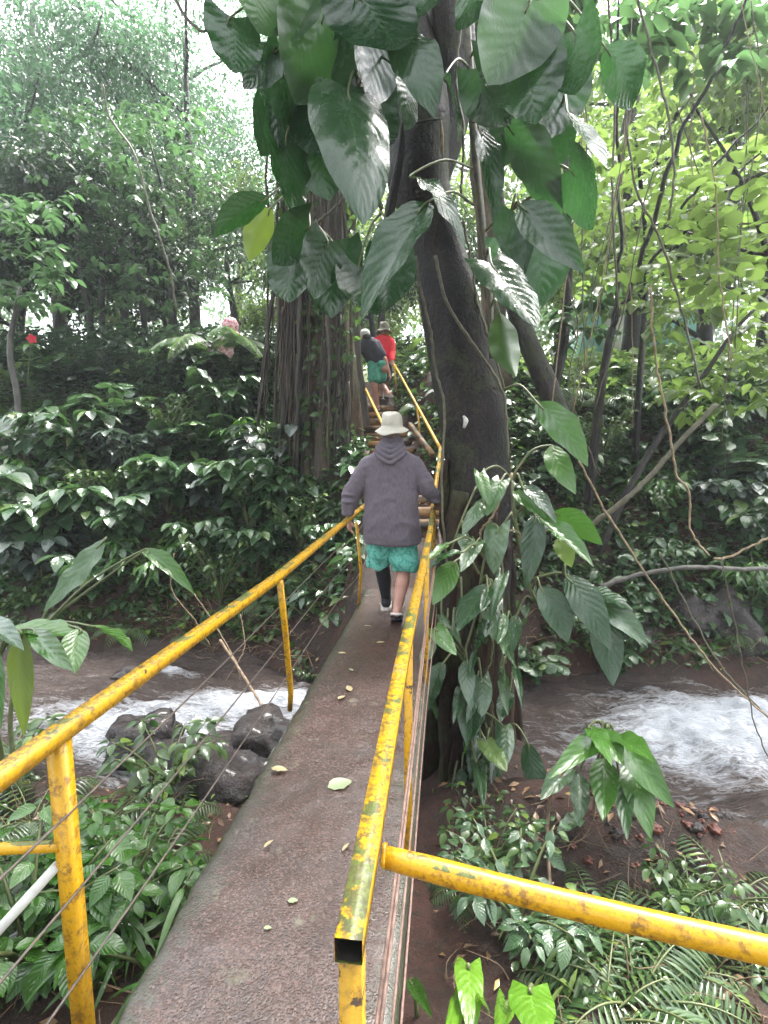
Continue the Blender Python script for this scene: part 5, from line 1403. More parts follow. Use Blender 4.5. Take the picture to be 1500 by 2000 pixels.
# ------------------------------------------------------------------ ground cover (countless small plants)
def undergrowth(name, label, n, xr, yr, size, m, per=6, cond=None, tpl=T_med, hgt=.25, seed=5):
    x = rng.uniform(*xr, n * 3); y = rng.uniform(*yr, n * 3)
    k = cond(x, y) & (np.abs(x - path_x(np.maximum(y, 5.3))) > np.where(y > 5, .5, -1)) & ~((x > -1.02) & (x < 0.02) & (y < 5.6))
    k &= fbm(x * .8, y * .8, seed) > rng.uniform(-.45, .1, len(x))
    x, y = x[k][:n], y[k][:n]; z = ground_z(x, y)
    c = np.stack([x, y, z], 1)
    pos = np.repeat(c, per, 0) + rng.normal(0, .05, (len(c) * per, 3)); hh = np.repeat(rng.uniform(.02, hgt, len(c)), per)
    pos[:, 2] = np.repeat(z, per) + hh * rng.uniform(.4, 1, len(pos))
    d = rand_dirs(len(pos), -.5, .35); nn = rng.normal(0, .35, (len(pos), 3)); nn[:, 2] += 1
    o = part(name, scatter(tpl, pos, d, nn, size * rng.uniform(.5, 1.5, len(pos))), M[m])
    return tag(o, label, kind='stuff')


undergrowth('undergrowth', 'dense small leaved undergrowth on the far bank', 9500, (-9, 8), (5.4, 11.5), .10, 'under', 6, lambda x, y: ground_z(x, y) > -1.2)
undergrowth('bank_leaves', 'larger scattered leaves of bank plants', 2600, (-9, 8), (5.6, 12), .17, 'shrub', 5, lambda x, y: ground_z(x, y) > -.9, hgt=.45, seed=15)
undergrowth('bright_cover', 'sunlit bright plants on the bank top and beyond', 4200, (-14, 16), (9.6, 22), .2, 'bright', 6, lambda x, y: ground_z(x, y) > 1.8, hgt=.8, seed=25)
undergrowth('dark_thicket', 'dark thicket along the top of the left bank', 3600, (-14, -2.2), (9.4, 14), .17, 'dark_leaf', 7, lambda x, y: (ground_z(x, y) > 1.5) & ~((x > -5.0) & (x < -3.6) & (y < 10.8)), hgt=1.4, seed=29)
undergrowth('near_cover', 'creeping leaves on the dark near bank', 1000, (-4, 4), (.9, 4.0), .05, 'under', 6, lambda x, y: (ground_z(x, y) > -1.27) & ~((x > .35) & (x < 3.2) & (y > 2.35)) & (fbm(x * 1.7, y * 1.7, 77) > .02), hgt=.16, seed=35)
undergrowth('lawn_grass', 'tufts of pale grass on the flat lawn', 9000, (1, 22), (12, 34), .28, 'bright', 4, lambda x, y: ground_z(x, y) > 1.8, tpl=T_lance, hgt=.2, seed=45)


def litter():
    n = 9000; x = rng.uniform(-7, 6, n); y = rng.uniform(1.2, 11, n); z = ground_z(x, y)
    k = (z > -1.28) & ~((x > XL - .05) & (x < XR + .05) & (y < 5.5)); x, y, z = x[k], y[k], z[k]
    pos = np.stack([x, y, z + .015], 1)
    o = part('leaf_litter', scatter(T_small, pos, rand_dirs(len(pos), -.2, .2), rng.normal(0, .4, (len(pos), 3)) + [0, 0, 1], .06 * rng.uniform(.5, 1.6, len(pos))), M['litter'])
    tag(o, 'brown fallen leaf litter over the banks', kind='stuff')
    Gs = []
    for k in range(700):
        c_ = hit(rng.uniform(250, 640), rng.uniform(1080, 1310)) if k % 2 else hit(rng.uniform(1000, 1500), rng.uniform(820, 1320))
        d = rand_dirs(1, -.2, .5)[0] * rng.uniform(.15, .45)
        Gs.append(tube(catmull([c_, c_ + d * .5 + rng.normal(0, .04, 3) + [0, 0, .06], c_ + d + [0, 0, rng.uniform(0, .2)]], 3), [rng.uniform(.003, .008), .002], 4, cap=False))
    for k in range(260):
        c_ = hit(rng.uniform(0, 420), rng.uniform(1480, 1990)) if k % 2 else hit(rng.uniform(860, 1500), rng.uniform(1560, 1990))
        d = rand_dirs(1, -.1, .6)[0] * rng.uniform(.08, .3)
        Gs.append(tube(catmull([c_, c_ + d * .5 + rng.normal(0, .03, 3) + [0, 0, .04], c_ + d + [0, 0, rng.uniform(0, .12)]], 3), [rng.uniform(.002, .005), .0015], 4, cap=False))
    tag(part('twig_litter', join(Gs), M['twig']), 'tangle of dead twigs on both banks', kind='stuff')


M['litter'] = leaf_mat('dead_leaf', (.10, .05, .025), (.28, .17, .08), (.3, .15, .05), .1, .5, young=(.4, .32, .1))
litter()
gb = 'dead sticks on the left shore'
for lab, pts, r in (('reddish dead stick slanting to the rapids beside the second left post', [(430, 1250, 5.2), (470, 1310, 4.9), (500, 1360, 4.6), (522, 1400, 4.4)], .016), ('thin forked dead twig above the reddish stick', [(380, 1160, 5.6), (420, 1220, 5.4), (460, 1290, 5.0), (470, 1330, 4.9)], .007),
                    ('bare twig bent over the left shore below the handrail', [(340, 1080, 5.9), (335, 1150, 5.8), (380, 1210, 5.6), (410, 1260, 5.4)], .007), ('thin bare wand arching right of the reddish stick', [(470, 1200, 5.4), (478, 1260, 5.2), (460, 1300, 5.0), (440, 1330, 4.9)], .006)):
    vine('dead_stick', lab, pts, r, 'twig', gb, .008, 'stick')

# leaves lying on the wet deck
gd = 'fallen leaves on the deck'
M['fall1'] = leaf_mat('wilted_leaf', (.30, .24, .12), (.42, .36, .2), (.2, .15, .05), .1, .4)
M['fall2'] = leaf_mat('pale_green_leaf', (.20, .26, .13), (.3, .34, .2), (.2, .25, .1), .1, .4)
for px, py, L, az, wd, m, lab in (
        (640, 1538, .12, .6, 1.4, 'fall2', 'large pale green leaf flat on the middle of the deck'), (530, 1500, .08, 0, 1, 'fall1', 'tan leaf on the left edge of the deck'), (685, 1350, .09, 2, .9, 'fall1', 'yellowish folded leaf mid deck'),
        (660, 1365, .06, 1, 1, 'fall1', 'small tan leaf beside the folded one'), (668, 1662, .05, 1.2, .5, 'fall1', 'thin curled yellow leaf near the right handrail'), (515, 1655, .05, 1.1, .6, 'fall1', 'slim tan leaf left of centre'),
        (562, 1760, .035, .3, 1.2, 'fall2', 'tiny pale leaf at the lower middle'), (515, 1812, .025, .2, 1.2, 'fall2', 'tiniest pale scrap at the bottom of the deck'), (735, 1255, .07, .4, .9, 'fall1', 'tan leaf behind the walker heels'),
        (660, 1275, .06, .2, 1, 'fall1', 'tan leaf near the mossy left edge'), (710, 1222, .07, .1, .4, 'fall1', 'narrow pale leaf left of the walker'), (740, 1180, .08, .5, .8, 'fall1', 'orange tan leaf beside the black leg'), (690, 1310, .05, 2.4, .8, 'fall2', 'small greenish leaf on the deck past the folded one')):
    q = Pz(px, py, .012)
    o = part('fallen_leaf', scatter(leaf_tpl('ovate', 6, 2, .08, .05, .03, .5), q[None], [(math.cos(az), math.sin(az), 0)], [(0, 0, 1)], L, wd), M[m], loc=q)
    tag(o, lab, 'leaf', gd)


# ------------------------------------------------------------------ people
def sphere_mesh(c, r, nu=20, nv=14):
    th = np.linspace(0, math.pi, nv + 1); ph_ = np.linspace(0, 2 * math.pi, nu, endpoint=False)
    V = np.array([(math.sin(a) * math.cos(b), math.sin(a) * math.sin(b), math.cos(a)) for a in th for b in ph_]) * np.array(r) + np.array(c)
    F = [(i * nu + j, (i + 1) * nu + j, (i + 1) * nu + (j + 1) % nu, i * nu + (j + 1) % nu) for i in range(nv) for j in range(nu)]
    return V, F, None


def capsule(a, b, ra, rb, seg=16, flat=1., side=None):
    """tapered limb with round ends"""
    a = np.array(a, float); b = np.array(b, float); d = b - a; L = np.linalg.norm(d); d = d / (L + 1e-9)
    pts, rad = [], []
    for t in np.linspace(0, math.pi / 2, 5)[1:]: pts.append(a - d * ra * math.cos(t)); rad.append(max(ra * math.sin(t), .001))
    for t in np.linspace(0, 1, 6)[1:-1]: pts.append(a + d * L * t); rad.append(ra + (rb - ra) * t)
    for t in np.linspace(math.pi / 2, 0, 5)[:-1]: pts.append(b + d * rb * math.cos(t)); rad.append(max(rb * math.sin(t), .001))
    V, F, UV = tube(pts, 1., seg, up=side)
    V = np.array(V); n = len(pts)
    for i in range(n):
        V[i * seg:(i + 1) * seg] = pts[i] + (V[i * seg:(i + 1) * seg] - pts[i]) * rad[i]
    V[-2] = pts[0]; V[-1] = pts[-1]
    if flat != 1 and side is not None:
        s_ = nrm(np.array(side, float)); m_ = (V - a) @ s_; V = V + np.outer(m_ * (flat - 1), s_)
    return V, F, None


def loft(rings, seg=28):
    """rings: (cx, cy, cz, rx, ry[, tiltx, tilty]) closed body of elliptical sections"""
    V = []; th = np.linspace(0, 2 * math.pi, seg, endpoint=False)
    for r in rings:
        cx, cy, cz, rx, ry = r[:5]; tx, ty = (r[5], r[6]) if len(r) > 5 else (0, 0)
        e = .85
        x = np.sign(np.cos(th)) * np.abs(np.cos(th)) ** e * rx; y = np.sign(np.sin(th)) * np.abs(np.sin(th)) ** e * ry
        V.append(np.stack([cx + x, cy + y, cz + x * tx + y * ty], 1))
    n = len(rings); V = np.vstack(V)
    F = [(i * seg + j, i * seg + (j + 1) % seg, (i + 1) * seg + (j + 1) % seg, (i + 1) * seg + j) for i in range(n - 1) for j in range(seg)]
    V = np.vstack([V, [rings[0][:3]], [rings[-1][:3]]]); m_ = len(V)
    F += [(m_ - 2, (j + 1) % seg, j) for j in range(seg)] + [(m_ - 1, (n - 1) * seg + j, (n - 1) * seg + (j + 1) % seg) for j in range(seg)]
    return V, F, None


def fuse(Gs, vox=.008, smooth=6, deform=None):
    """union of closed shapes -> one smooth continuous skin"""
    V, F, _ = join([(g_[0], [tuple(map(int, f)) for f in g_[1]], None) for g_ in Gs])
    me = mesh_data('tmp', V, F); o = bpy.data.objects.new('tmp', me); link(o)
    r = o.modifiers.new('r', 'REMESH'); r.mode = 'VOXEL'; r.voxel_size = vox
    if smooth:
        s_ = o.modifiers.new('s', 'SMOOTH'); s_.factor = .5; s_.iterations = smooth
    dg = bpy.context.evaluated_depsgraph_get()
    m2 = bpy.data.meshes.new_from_object(o.evaluated_get(dg))
    bpy.data.objects.remove(o); bpy.data.meshes.remove(me)
    n = len(m2.vertices); co = np.zeros(n * 3, np.float32); m2.vertices.foreach_get('co', co); co = co.reshape(-1, 3).astype(float)
    F = [tuple(p.vertices) for p in m2.polygons]
    if deform is not None:
        no = np.zeros(n * 3, np.float32); m2.vertices.foreach_get('normal', no)
        co = co + no.reshape(-1, 3) * deform(co)[:, None]
    bpy.data.meshes.remove(m2)
    return co, F, None


def cloth_folds(vert=.006, horiz=.002, seed=0, fx=16):
    def f(c):
        a = vn(c[:, 0] * fx + c[:, 2] * 2.5, c[:, 1] * fx * .6 + c[:, 2] * 1.8, seed)
        b = vn(c[:, 0] * 5 + c[:, 2] * 14, c[:, 1] * 5 - c[:, 2] * 9, seed + 3)
        return vert * a + horiz * 1.5 * b
    return f


def hand(wrist, d, palm_n, grip=.3, s=1., thumb=1):
    """palm, four unequal bent fingers and a thumb from the palm's side"""
    w_ = np.array(wrist, float); d = nrm(np.array(d, float)); n = np.array(palm_n, float); n = nrm(n - d * (n @ d)); sd = np.cross(d, n) * thumb
    Gs = [capsule(w_ - d * .03 * s, w_ + d * .02 * s, .026 * s, .028 * s), capsule(w_ + d * .02 * s, w_ + d * .085 * s, .036 * s, .042 * s, flat=.5, side=n)]
    for k, L in enumerate((.068, .078, .072, .056)):
        q = w_ + d * .085 * s + sd * (.030 - .020 * k) * s; a = 0.; 
        for j in range(3):
            a += grip * (.9 if j else .5); dd = d * math.cos(a) + n * math.sin(a)
            q2 = q + dd * L * s * (.42, .32, .26)[j]
            Gs.append(capsule(q, q2, .0092 * s, .0085 * s, 8)); q = q2
    q = w_ + d * .03 * s + sd * .036 * s
    q2 = q + nrm(sd * .8 + d * .7 + n * .3) * .038 * s; Gs.append(capsule(q, q2, .012 * s, .010 * s, 8))
    Gs.append(capsule(q2, q2 + nrm(sd * .2 + d * .9 + n * (.3 + grip)) * .03 * s, .010 * s, .009 * s, 8))
    return Gs


def head_parts(c, fwd, s=1.):
    """skull, jaw, nose, ears, brow; fwd = way the face looks"""
    c = np.array(c, float); f = nrm(np.array(fwd, float)); up = nrm(np.array([0, 0, 1.]) - f * f[2]); r = np.cross(f, up)
    def q(a, b, e): return c + (r * a + f * b + up * e) * s
    def ell(p_, ra, rb, rc):
        V, F, _ = sphere_mesh((0, 0, 0), (ra * s, rb * s, rc * s)); return V @ np.array([r, f, up]) + p_, F, None
    return [ell(q(0, -.012, .03), .076, .095, .095), ell(q(0, .02, -.04), .060, .072, .075), ell(q(0, .065, -.085), .026, .022, .02),
            capsule(q(0, .088, .012), q(0, .112, -.022), .008 * s, .014 * s, 8), capsule(q(-.03, .088, .032), q(.03, .088, .032), .010 * s, .010 * s, 8),
            capsule(q(-.022, .086, -.052), q(.022, .086, -.052), .008 * s, .008 * s, 8),
            ell(q(.08, -.01, -.005), .012, .022, .034), ell(q(-.08, -.01, -.005), .012, .022, .034)]


def foot_parts(ankle, heel, toe, s=1.):
    a, h, t = (np.array(v, float) for v in (ankle, heel, toe))
    m_ = h * .35 + t * .65
    return [capsule(a, h * .75 + a * .25, .036 * s, .036 * s), capsule(h, m_, .034 * s, .042 * s), capsule(m_, t, .042 * s, .030 * s), capsule(a, m_, .036 * s, .034 * s)]


M['skin'] = solid('wet_skin', (.42, .21, .16), (.50, .27, .21), 9, .45, .1, .003)
M['skin_tan'] = solid('tanned_skin', (.28, .14, .09), (.38, .2, .14), 9, .5, .1, .003)
M['skin_red'] = solid('flushed_skin', (.46, .17, .14), (.52, .24, .19), 9, .45, .1, .003)
M['shirt'] = solid('heather_mauve_jersey', (.10, .080, .105), (.155, .125, .158), 70, .9, .25, .002, .2, stretch=(1, 1, .4), sheen=.15,
                   stops=[(.3, (.105, .088, .108)), (.5, (.130, .110, .134)), (.7, (.152, .132, .156))])
M['hood'] = solid('hood_jersey', (.108, .092, .112), (.145, .125, .148), 60, .9, .25, .003, .2)
M['hat'] = solid('cream_cotton', (.50, .47, .40), (.60, .57, .50), 12, .85, .25, .003, .2)
M['hat_grey'] = solid('olive_grey_cotton', (.16, .15, .12), (.24, .22, .18), 20, .85, .2, .003, .2)
M['cap_pale'] = solid('pale_cap_cloth', (.42, .43, .42), (.52, .53, .50), 20, .85, .2, .003, .2)
M['black_cloth'] = solid('black_cloth', (.012, .012, .016), (.022, .022, .03), 30, .8, .2, .003, .3)
M['tee'] = solid('charcoal_tee', (.022, .022, .032), (.036, .036, .05), 20, .85, .2, .003, .2)
M['red_shirt'] = solid('red_jersey', (.62, .02, .035), (.75, .03, .05), 14, .75, .2, .003, .2)
M['white_sole'] = solid('white_rubber', (.55, .5, .45), (.68, .64, .6), 20, .5, .1)
M['hair'] = solid('grey_hair', (.14, .11, .09), (.3, .26, .22), 60, .7, .4, .003)
M['pink'] = solid('pink_patterned_cloth', (.55, .16, .2), (.75, .5, .5), 22, .8, .2, .004, stops=[(.42, (.52, .14, .18)), (.5, (.72, .45, .46)), (.6, (.78, .6, .6))])
M['eye'] = solid('eye_dark', (.02, .015, .01), None, 5, .2, 0)


def print_cloth(name, a, b, c, scale):
    m, n, out = mat(name)
    tc = N(n, 'ShaderNodeTexCoord'); v = tc.outputs['Object']
    z = noise_(n, v, scale, 5, .65, .6); z2 = noise_(n, v, scale * 2.3, 4, .6)
    c0 = mixc(n, ramp(n, z, [(.46, 0.), (.52, 1.)]), a, b)
    c0 = mixc(n, ramp(n, z2, [(.62, 0.), (.66, 1.)]), c0, c)
    p = N(n, 'ShaderNodeBsdfPrincipled', {'Roughness': .85}); n.links.new(c0, p.inputs['Base Color'])
    b_ = N(n, 'ShaderNodeBump', {'Strength': .25, 'Distance': .004, 'Height': noise_(n, v, 25, 3)}); n.links.new(b_.outputs[0], p.inputs['Normal'])
    n.links.new(p.outputs[0], out.inputs[0]); return m


M['shorts'] = print_cloth('teal_floral_swim_cloth', (.055, .29, .23), (.14, .43, .36), (.03, .12, .11), 22)
M['shorts2'] = print_cloth('sea_green_swim_cloth', (.05, .27, .19), (.10, .38, .28), (.02, .10, .09), 14)


def tf(Gs, o):
    o = np.array(o, float)
    return [(np.asarray(g_[0], float) + o, g_[1], None) for g_ in Gs]


def bucket_hat(c, fwd, tilt, rcr, rbr, hcr, s=1., n=44, seed=1, up=None):
    """crown, band seam and wavy brim with thickness"""
    prof = [(0, hcr * 1.0), (.5, hcr * .985), (.80, hcr * .93), (.93, hcr * .8), (.98, hcr * .45), (1.0, hcr * .12), (1.02, 0.), (1.25, -.018), (1.5, -.036), (rbr / rcr, -.048), (rbr / rcr, -.052), (1.3, -.026), (1.0, -.006), (.92, hcr * .4), (.7, hcr * .85), (0, hcr * .93)]
    th = np.linspace(0, 2 * math.pi, n, endpoint=False); V = []
    for k, (r, z) in enumerate(prof):
        wv = (.012 * np.sin(th * 2 + seed) + .006 * np.sin(th * 5 + seed)) * max(0, (r - 1)) / .6
        dent = .010 * np.sin(th * 3 + seed * 2) * (z > hcr * .7)
        oval = np.stack([np.cos(th) * r * rcr * .93, np.sin(th) * r * rcr * 1.07, z + wv + dent], 1)
        V.append(oval)
    V = np.vstack(V) * s
    F = [(i * n + j, i * n + (j + 1) % n, (i + 1) * n + (j + 1) % n, (i + 1) * n + j) for i in range(len(prof) - 1) for j in range(n)]
    u = nrm(np.array(up if up is not None else (0, 0, 1), float)); f = np.array(fwd, float); f = nrm(f - u * (f @ u)); r_ = np.cross(f, u)
    return V @ np.array([r_, f, u]) + np.array(c), F, None


# ---- man walking on the bridge, seen from behind
O = np.array([-.503, 4.42, 0.008])
man = thing('person', 'person in mauve hooded shirt, teal shorts and cream bucket hat walking along the bridge', 'person', O)
Lh, Rh = (-.385, -.02, .86), (.375, .06, 1.005)
body = head_parts((0, .03, 1.655), (0.05, 1, -.12), 1.04)
body += [capsule((0, .0, 1.42), (0, .02, 1.60), .066, .062), capsule((-.13, 0, 1.355), (.13, 0, 1.355), .06, .06), capsule((-.05, 0, 1.0), (-.06, 0, 1.30), .10, .10), capsule((.05, 0, 1.0), (.06, 0, 1.30), .10, .10), capsule((-.08, 0, .86), (.08, 0, .86), .12, .12)]
# arms
body += [capsule((-.21, 0, 1.33), (-.345, -.025, 1.10), .05, .042), capsule((-.355, -.03, 1.10), (-.375, -.02, .90), .043, .030)]
body += [capsule((.20, 0, 1.33), (.318, -.01, 1.14), .05, .042), capsule((.318, -.01, 1.14), (.392, .06, 1.04), .043, .030)]
body += hand((-.376, -.02, .895), (.02, .05, -1), (.9, .3, 0), .35, 1.05, 1)
body += hand((.385, .065, 1.035), (.12, .85, -.35), (-.15, -.2, -1), .75, 1.0, -1)
# legs: left forward (black sleeve), right behind
body += [capsule((-.10, 0, .84), (-.105, .10, .47), .095, .062), capsule((-.105, .10, .47), (-.085, .16, .27), .060, .058), capsule((-.085, .16, .27), (-.075, .20, .10), .055, .038)]
body += [capsule((.10, 0, .84), (.115, -.01, .47), .10, .066), capsule((.115, -.01, .47), (.10, -.07, .30), .062, .064), capsule((.10, -.07, .30), (.07, -.13, .115), .06, .040)]
body += foot_parts((-.075, .20, .10), (-.07, .165, .045), (-.09, .40, .035)) + foot_parts((.07, -.13, .115), (.065, -.165, .075), (.05, .06, .035))
part('body', fuse(tf(body, O), .007, 5), M['skin'], man)
# shirt
sh_ = [loft([(.012, -.01, .672, .242, .165), (.012, -.012, .72, .243, .165), (.005, -.012, .85, .238, .158), (0, -.01, 1.0, .232, .152), (0, -.005, 1.15, .236, .148), (0, 0, 1.27, .246, .145), (0, 0, 1.345, .25, .14), (0, 0, 1.41, .222, .13), (0, 0, 1.458, .15, .11), (0, .01, 1.50, .09, .09), (0, .015, 1.545, .078, .082)])]
sh_ += [capsule((-.185, 0, 1.335), (-.355, -.02, 1.10), .098, .076), capsule((-.355, -.02, 1.10), (-.38, -.02, .935), .074, .052)]
sh_ += [capsule((.18, 0, 1.335), (.318, -.01, 1.14), .096, .074), capsule((.318, -.01, 1.14), (.395, .05, 1.045), .072, .052)]


def drape(c):
    """hanging folds: ridges that run down from the shoulders and bunch at the elbows and hem"""
    q = c - O; x, y, z = q.T
    r1 = 1 - np.abs(vn(x * 9 + z * 1.3 + 4, y * 5 + z * .6, 5)) * 2
    r2 = 1 - np.abs(vn(x * 6 - z * 4.5, y * 6 + z * 5.0, 8)) * 2
    low = np.clip((1.38 - z) / .5, .1, 1)
    arm = np.clip((np.abs(x) - .27) * 12, 0, 1)
    return low * (.017 * r1 * (1 - arm) + .010 * r2) + arm * .012 * (1 - np.abs(vn(x * 8, z * 17, 11)) * 2) + .003 * vn(x * 30, z * 30, 2)


shirt = part('shirt', fuse(tf(sh_, O), .008, 3, drape), M['shirt'], man)
# hood lying on the back: soft V shaped drape of three folds
hd = []
for w_, z0, z1, y0, r in ((.080, 1.56, 1.50, -.060, .020), (.100, 1.55, 1.455, -.090, .019), (.115, 1.53, 1.41, -.110, .018), (.125, 1.50, 1.365, -.125, .017)):
    pts = catmull([(-w_ * .9, y0 + .09, z0), (-w_, y0 + .03, z0 * .6 + z1 * .4), (-w_ * .55, y0 - .015, z0 * .25 + z1 * .75), (.005, y0 - .03, z1), (w_ * .6, y0 - .012, z0 * .3 + z1 * .7), (w_, y0 + .035, z0 * .65 + z1 * .35), (w_ * .9, y0 + .09, z0)], 5)
    hd.append(tube(pts, [r * .7, r, r * 1.15, r, r * .7], 12))
hd.append(capsule((0, -.045, 1.50), (0, -.10, 1.39), .095, .035, flat=.4, side=(0, 1, 0)))
hd.append(capsule((-.05, .005, 1.545), (.05, .005, 1.545), .052, .052))
hd.append(capsule((0, .0, 1.53), (0, .02, 1.59), .080, .074))
part('hood', fuse(tf(hd, O), .005, 2, cloth_folds(.004, .003, 8, 26)), M['hood'], man)
# shorts
so = [loft([(-.115, .03, .435, .105, .125), (-.115, .025, .50, .118, .135), (-.105, .015, .62, .112, .135), (-.10, 0, .78, .12, .14), (-.08, 0, .92, .11, .13)]),
      loft([(.125, -.015, .43, .108, .125), (.122, -.012, .50, .118, .135), (.108, -.008, .62, .114, .135), (.10, 0, .78, .12, .14), (.08, 0, .92, .11, .13)])]
part('shorts', fuse(tf(so, O), .008, 3, cloth_folds(.018, .008, 12, 15)), M['shorts'], man)
# black leg sleeve on the left leg
sl = [capsule((-.108, .07, .52), (-.105, .10, .47), .076, .070), capsule((-.105, .10, .47), (-.085, .16, .27), .070, .067), capsule((-.085, .16, .27), (-.075, .20, .10), .064, .046), capsule((-.075, .20, .10), (-.07, .18, .06), .046, .044)]
part('leg_sleeve', fuse(tf(sl, O), .007, 3), M['black_cloth'], man)


def sandal(c_heel, c_toe, zc, strap=True, lift=0.):
    h = np.array(c_heel, float); t = np.array(c_toe, float); d = nrm(t - h); sd = nrm(np.cross(d, (0, 0, 1)))
    out = []; L = np.linalg.norm(t - h); n = 14
    u = np.linspace(0, 1, n); wd = .040 + .012 * np.sin(math.pi * (u * .9 + .15)); wd[0] = .022; wd[-1] = .02
    V = []
    for zz in (0, -.026):
        for s_ in (-1, 1):
            V.append(h[None] + d[None] * (u * L)[:, None] + sd[None] * (s_ * wd)[:, None] + np.array([0, 0, zz])[None])
    V = np.vstack(V); F = []
    for i in range(n - 1):
        F += [(i, n + i, n + i + 1, i + 1), (2 * n + i, 2 * n + i + 1, 3 * n + i + 1, 3 * n + i), (i, i + 1, 2 * n + i + 1, 2 * n + i), (n + i, 3 * n + i, 3 * n + i + 1, n + i + 1)]
    F += [(0, 2 * n, 3 * n, n), (n - 1, 2 * n - 1, 4 * n - 1, 3 * n - 1)]
    return V, F, None


s1 = part('shoe', sandal(O + (-.066, .120, .020), O + (-.095, .43, .020), 0), M['white_sole'], man, smooth=False)
part('shoe_upper', fuse(tf([capsule((-.07, .17, .055), (-.088, .34, .045), .046, .05), capsule((-.088, .34, .045), (-.094, .39, .038), .05, .034)], O), .007, 3), M['black_cloth'], s1)
s2 = part('shoe', sandal(O + (.068, -.205, .048), O + (.046, .10, .020), 0), M['black_cloth'], man, smooth=False)
part('strap', tube(catmull([O + (.02, -.15, .055), O + (.028, -.197, .078), O + (.068, -.215, .082), O + (.108, -.195, .078), O + (.112, -.14, .055)], 5), .011, 8), M['white_sole'], s2)
# hat
hat = part('bucket_hat', bucket_hat(O + (0, .02, 1.675), (0, 1, 0), 0, .098, .160, .118, 1.0, seed=2, up=(0, -.06, 1)), M['hat'], man)
V, F, _ = tube([O + np.array((math.cos(a) * .096, .02 + math.sin(a) * .110, 1.697 + .001 * math.sin(a * 7))) for a in np.linspace(0, 2 * math.pi, 40)], .0022, 6)
part('seam', (V, F), M['hat'], hat)
part('hair', fuse(tf([sphere_mesh((0, -.035, 1.635), (.078, .062, .06))], O), .007, 2), M['hair'], man)

# ---- person in black tee leaning left on the stairs (scale from the place: 9.6 m away)
def Q(px, py, Y=9.5): return P(px, py, Y)


O2 = Q(738, 800)
p2 = thing('person', 'person in black tee and green shorts stepping up the stairs, bent to the left', 'person', O2)
hip = Q(738, 712); ch = Q(718, 676); hd2 = Q(713, 657, 9.45)
body = head_parts(hd2, (-.75, .5, -.45), 1.0) + [capsule(ch + [0, 0, .08], hd2 - [0, 0, .08], .06, .055), capsule(hip, ch, .10, .10), capsule(Q(726, 712), Q(748, 712), .09, .09)]
ls, rs = Q(703, 675, 9.4), Q(735, 673, 9.55)
body += [capsule(ls, Q(694, 692, 9.35), .055, .045), capsule(Q(694, 692, 9.35), Q(681, 702, 9.4), .042, .028)] + hand(Q(682, 702, 9.4), (-.9, .2, -.3), (0, 0, -1), .5, 1., 1)
body += [capsule(rs, Q(752, 702, 9.45), .050, .042), capsule(Q(752, 702, 9.45), Q(760, 728, 9.5), .042, .030)] + hand(Q(760, 728, 9.5), (.2, .2, -1), (-1, 0, 0), .35, 1., -1)
body += [capsule(Q(729, 718), Q(730, 752, 9.45), .10, .068), capsule(Q(730, 752, 9.45), Q(734, 772, 9.5), .066, .060), capsule(Q(734, 772, 9.5), Q(738, 793, 9.5), .058, .038)]
body += [capsule(Q(748, 718), Q(739, 748, 9.75), .10, .068), capsule(Q(739, 748, 9.75), Q(750, 757, 9.55), .066, .058), capsule(Q(750, 757, 9.55), Q(757, 765, 9.4), .054, .038)]
body += foot_parts(Q(738, 793, 9.5), Q(738, 797, 9.46), Q(735, 797, 9.7)) + foot_parts(Q(757, 765, 9.4), Q(758, 769, 9.36), Q(764, 772, 9.55))
part('body', fuse(body, .009, 4), M['skin'], p2)
te = [capsule(Q(737, 705), Q(728, 690), .178, .19, flat=.75, side=(0, 1, 0)), capsule(Q(728, 690), ch, .19, .185, flat=.75, side=(0, 1, 0)), capsule(ls, Q(697, 687, 9.36), .088, .078), capsule(rs, Q(748, 695, 9.48), .088, .075), capsule(ch, ch + [-.03, 0, .13], .13, .07)]
part('tee_shirt', fuse(te, .012, 4, cloth_folds(.010, .004, 2, 14)), M['tee'], p2)
so = [capsule(Q(731, 712), Q(731, 738, 9.47), .128, .125), capsule(Q(745, 714), Q(743, 736, 9.6), .118, .12), capsule(Q(730, 711), Q(745, 711), .125, .12)]
part('shorts', fuse(so, .011, 3, cloth_folds(.010, .006, 6, 18)), M['shorts2'], p2)
cp = [sphere_mesh(hd2 + [0, 0, .045], (.095, .105, .085))]
part('cap', fuse(cp, .01, 2), M['cap_pale'], p2)
part('hair', fuse([sphere_mesh(hd2 + [.03, -.03, -.01], (.085, .075, .06))], .01, 2), M['black_cloth'], p2)
for a_, b_ in ((Q(738, 798, 9.44), Q(735, 799, 9.72)), (Q(758, 770.5, 9.34), Q(765, 773.5, 9.56))):
    part('shoe', sandal(a_, b_, 0), M['white_sole'], p2, smooth=False)

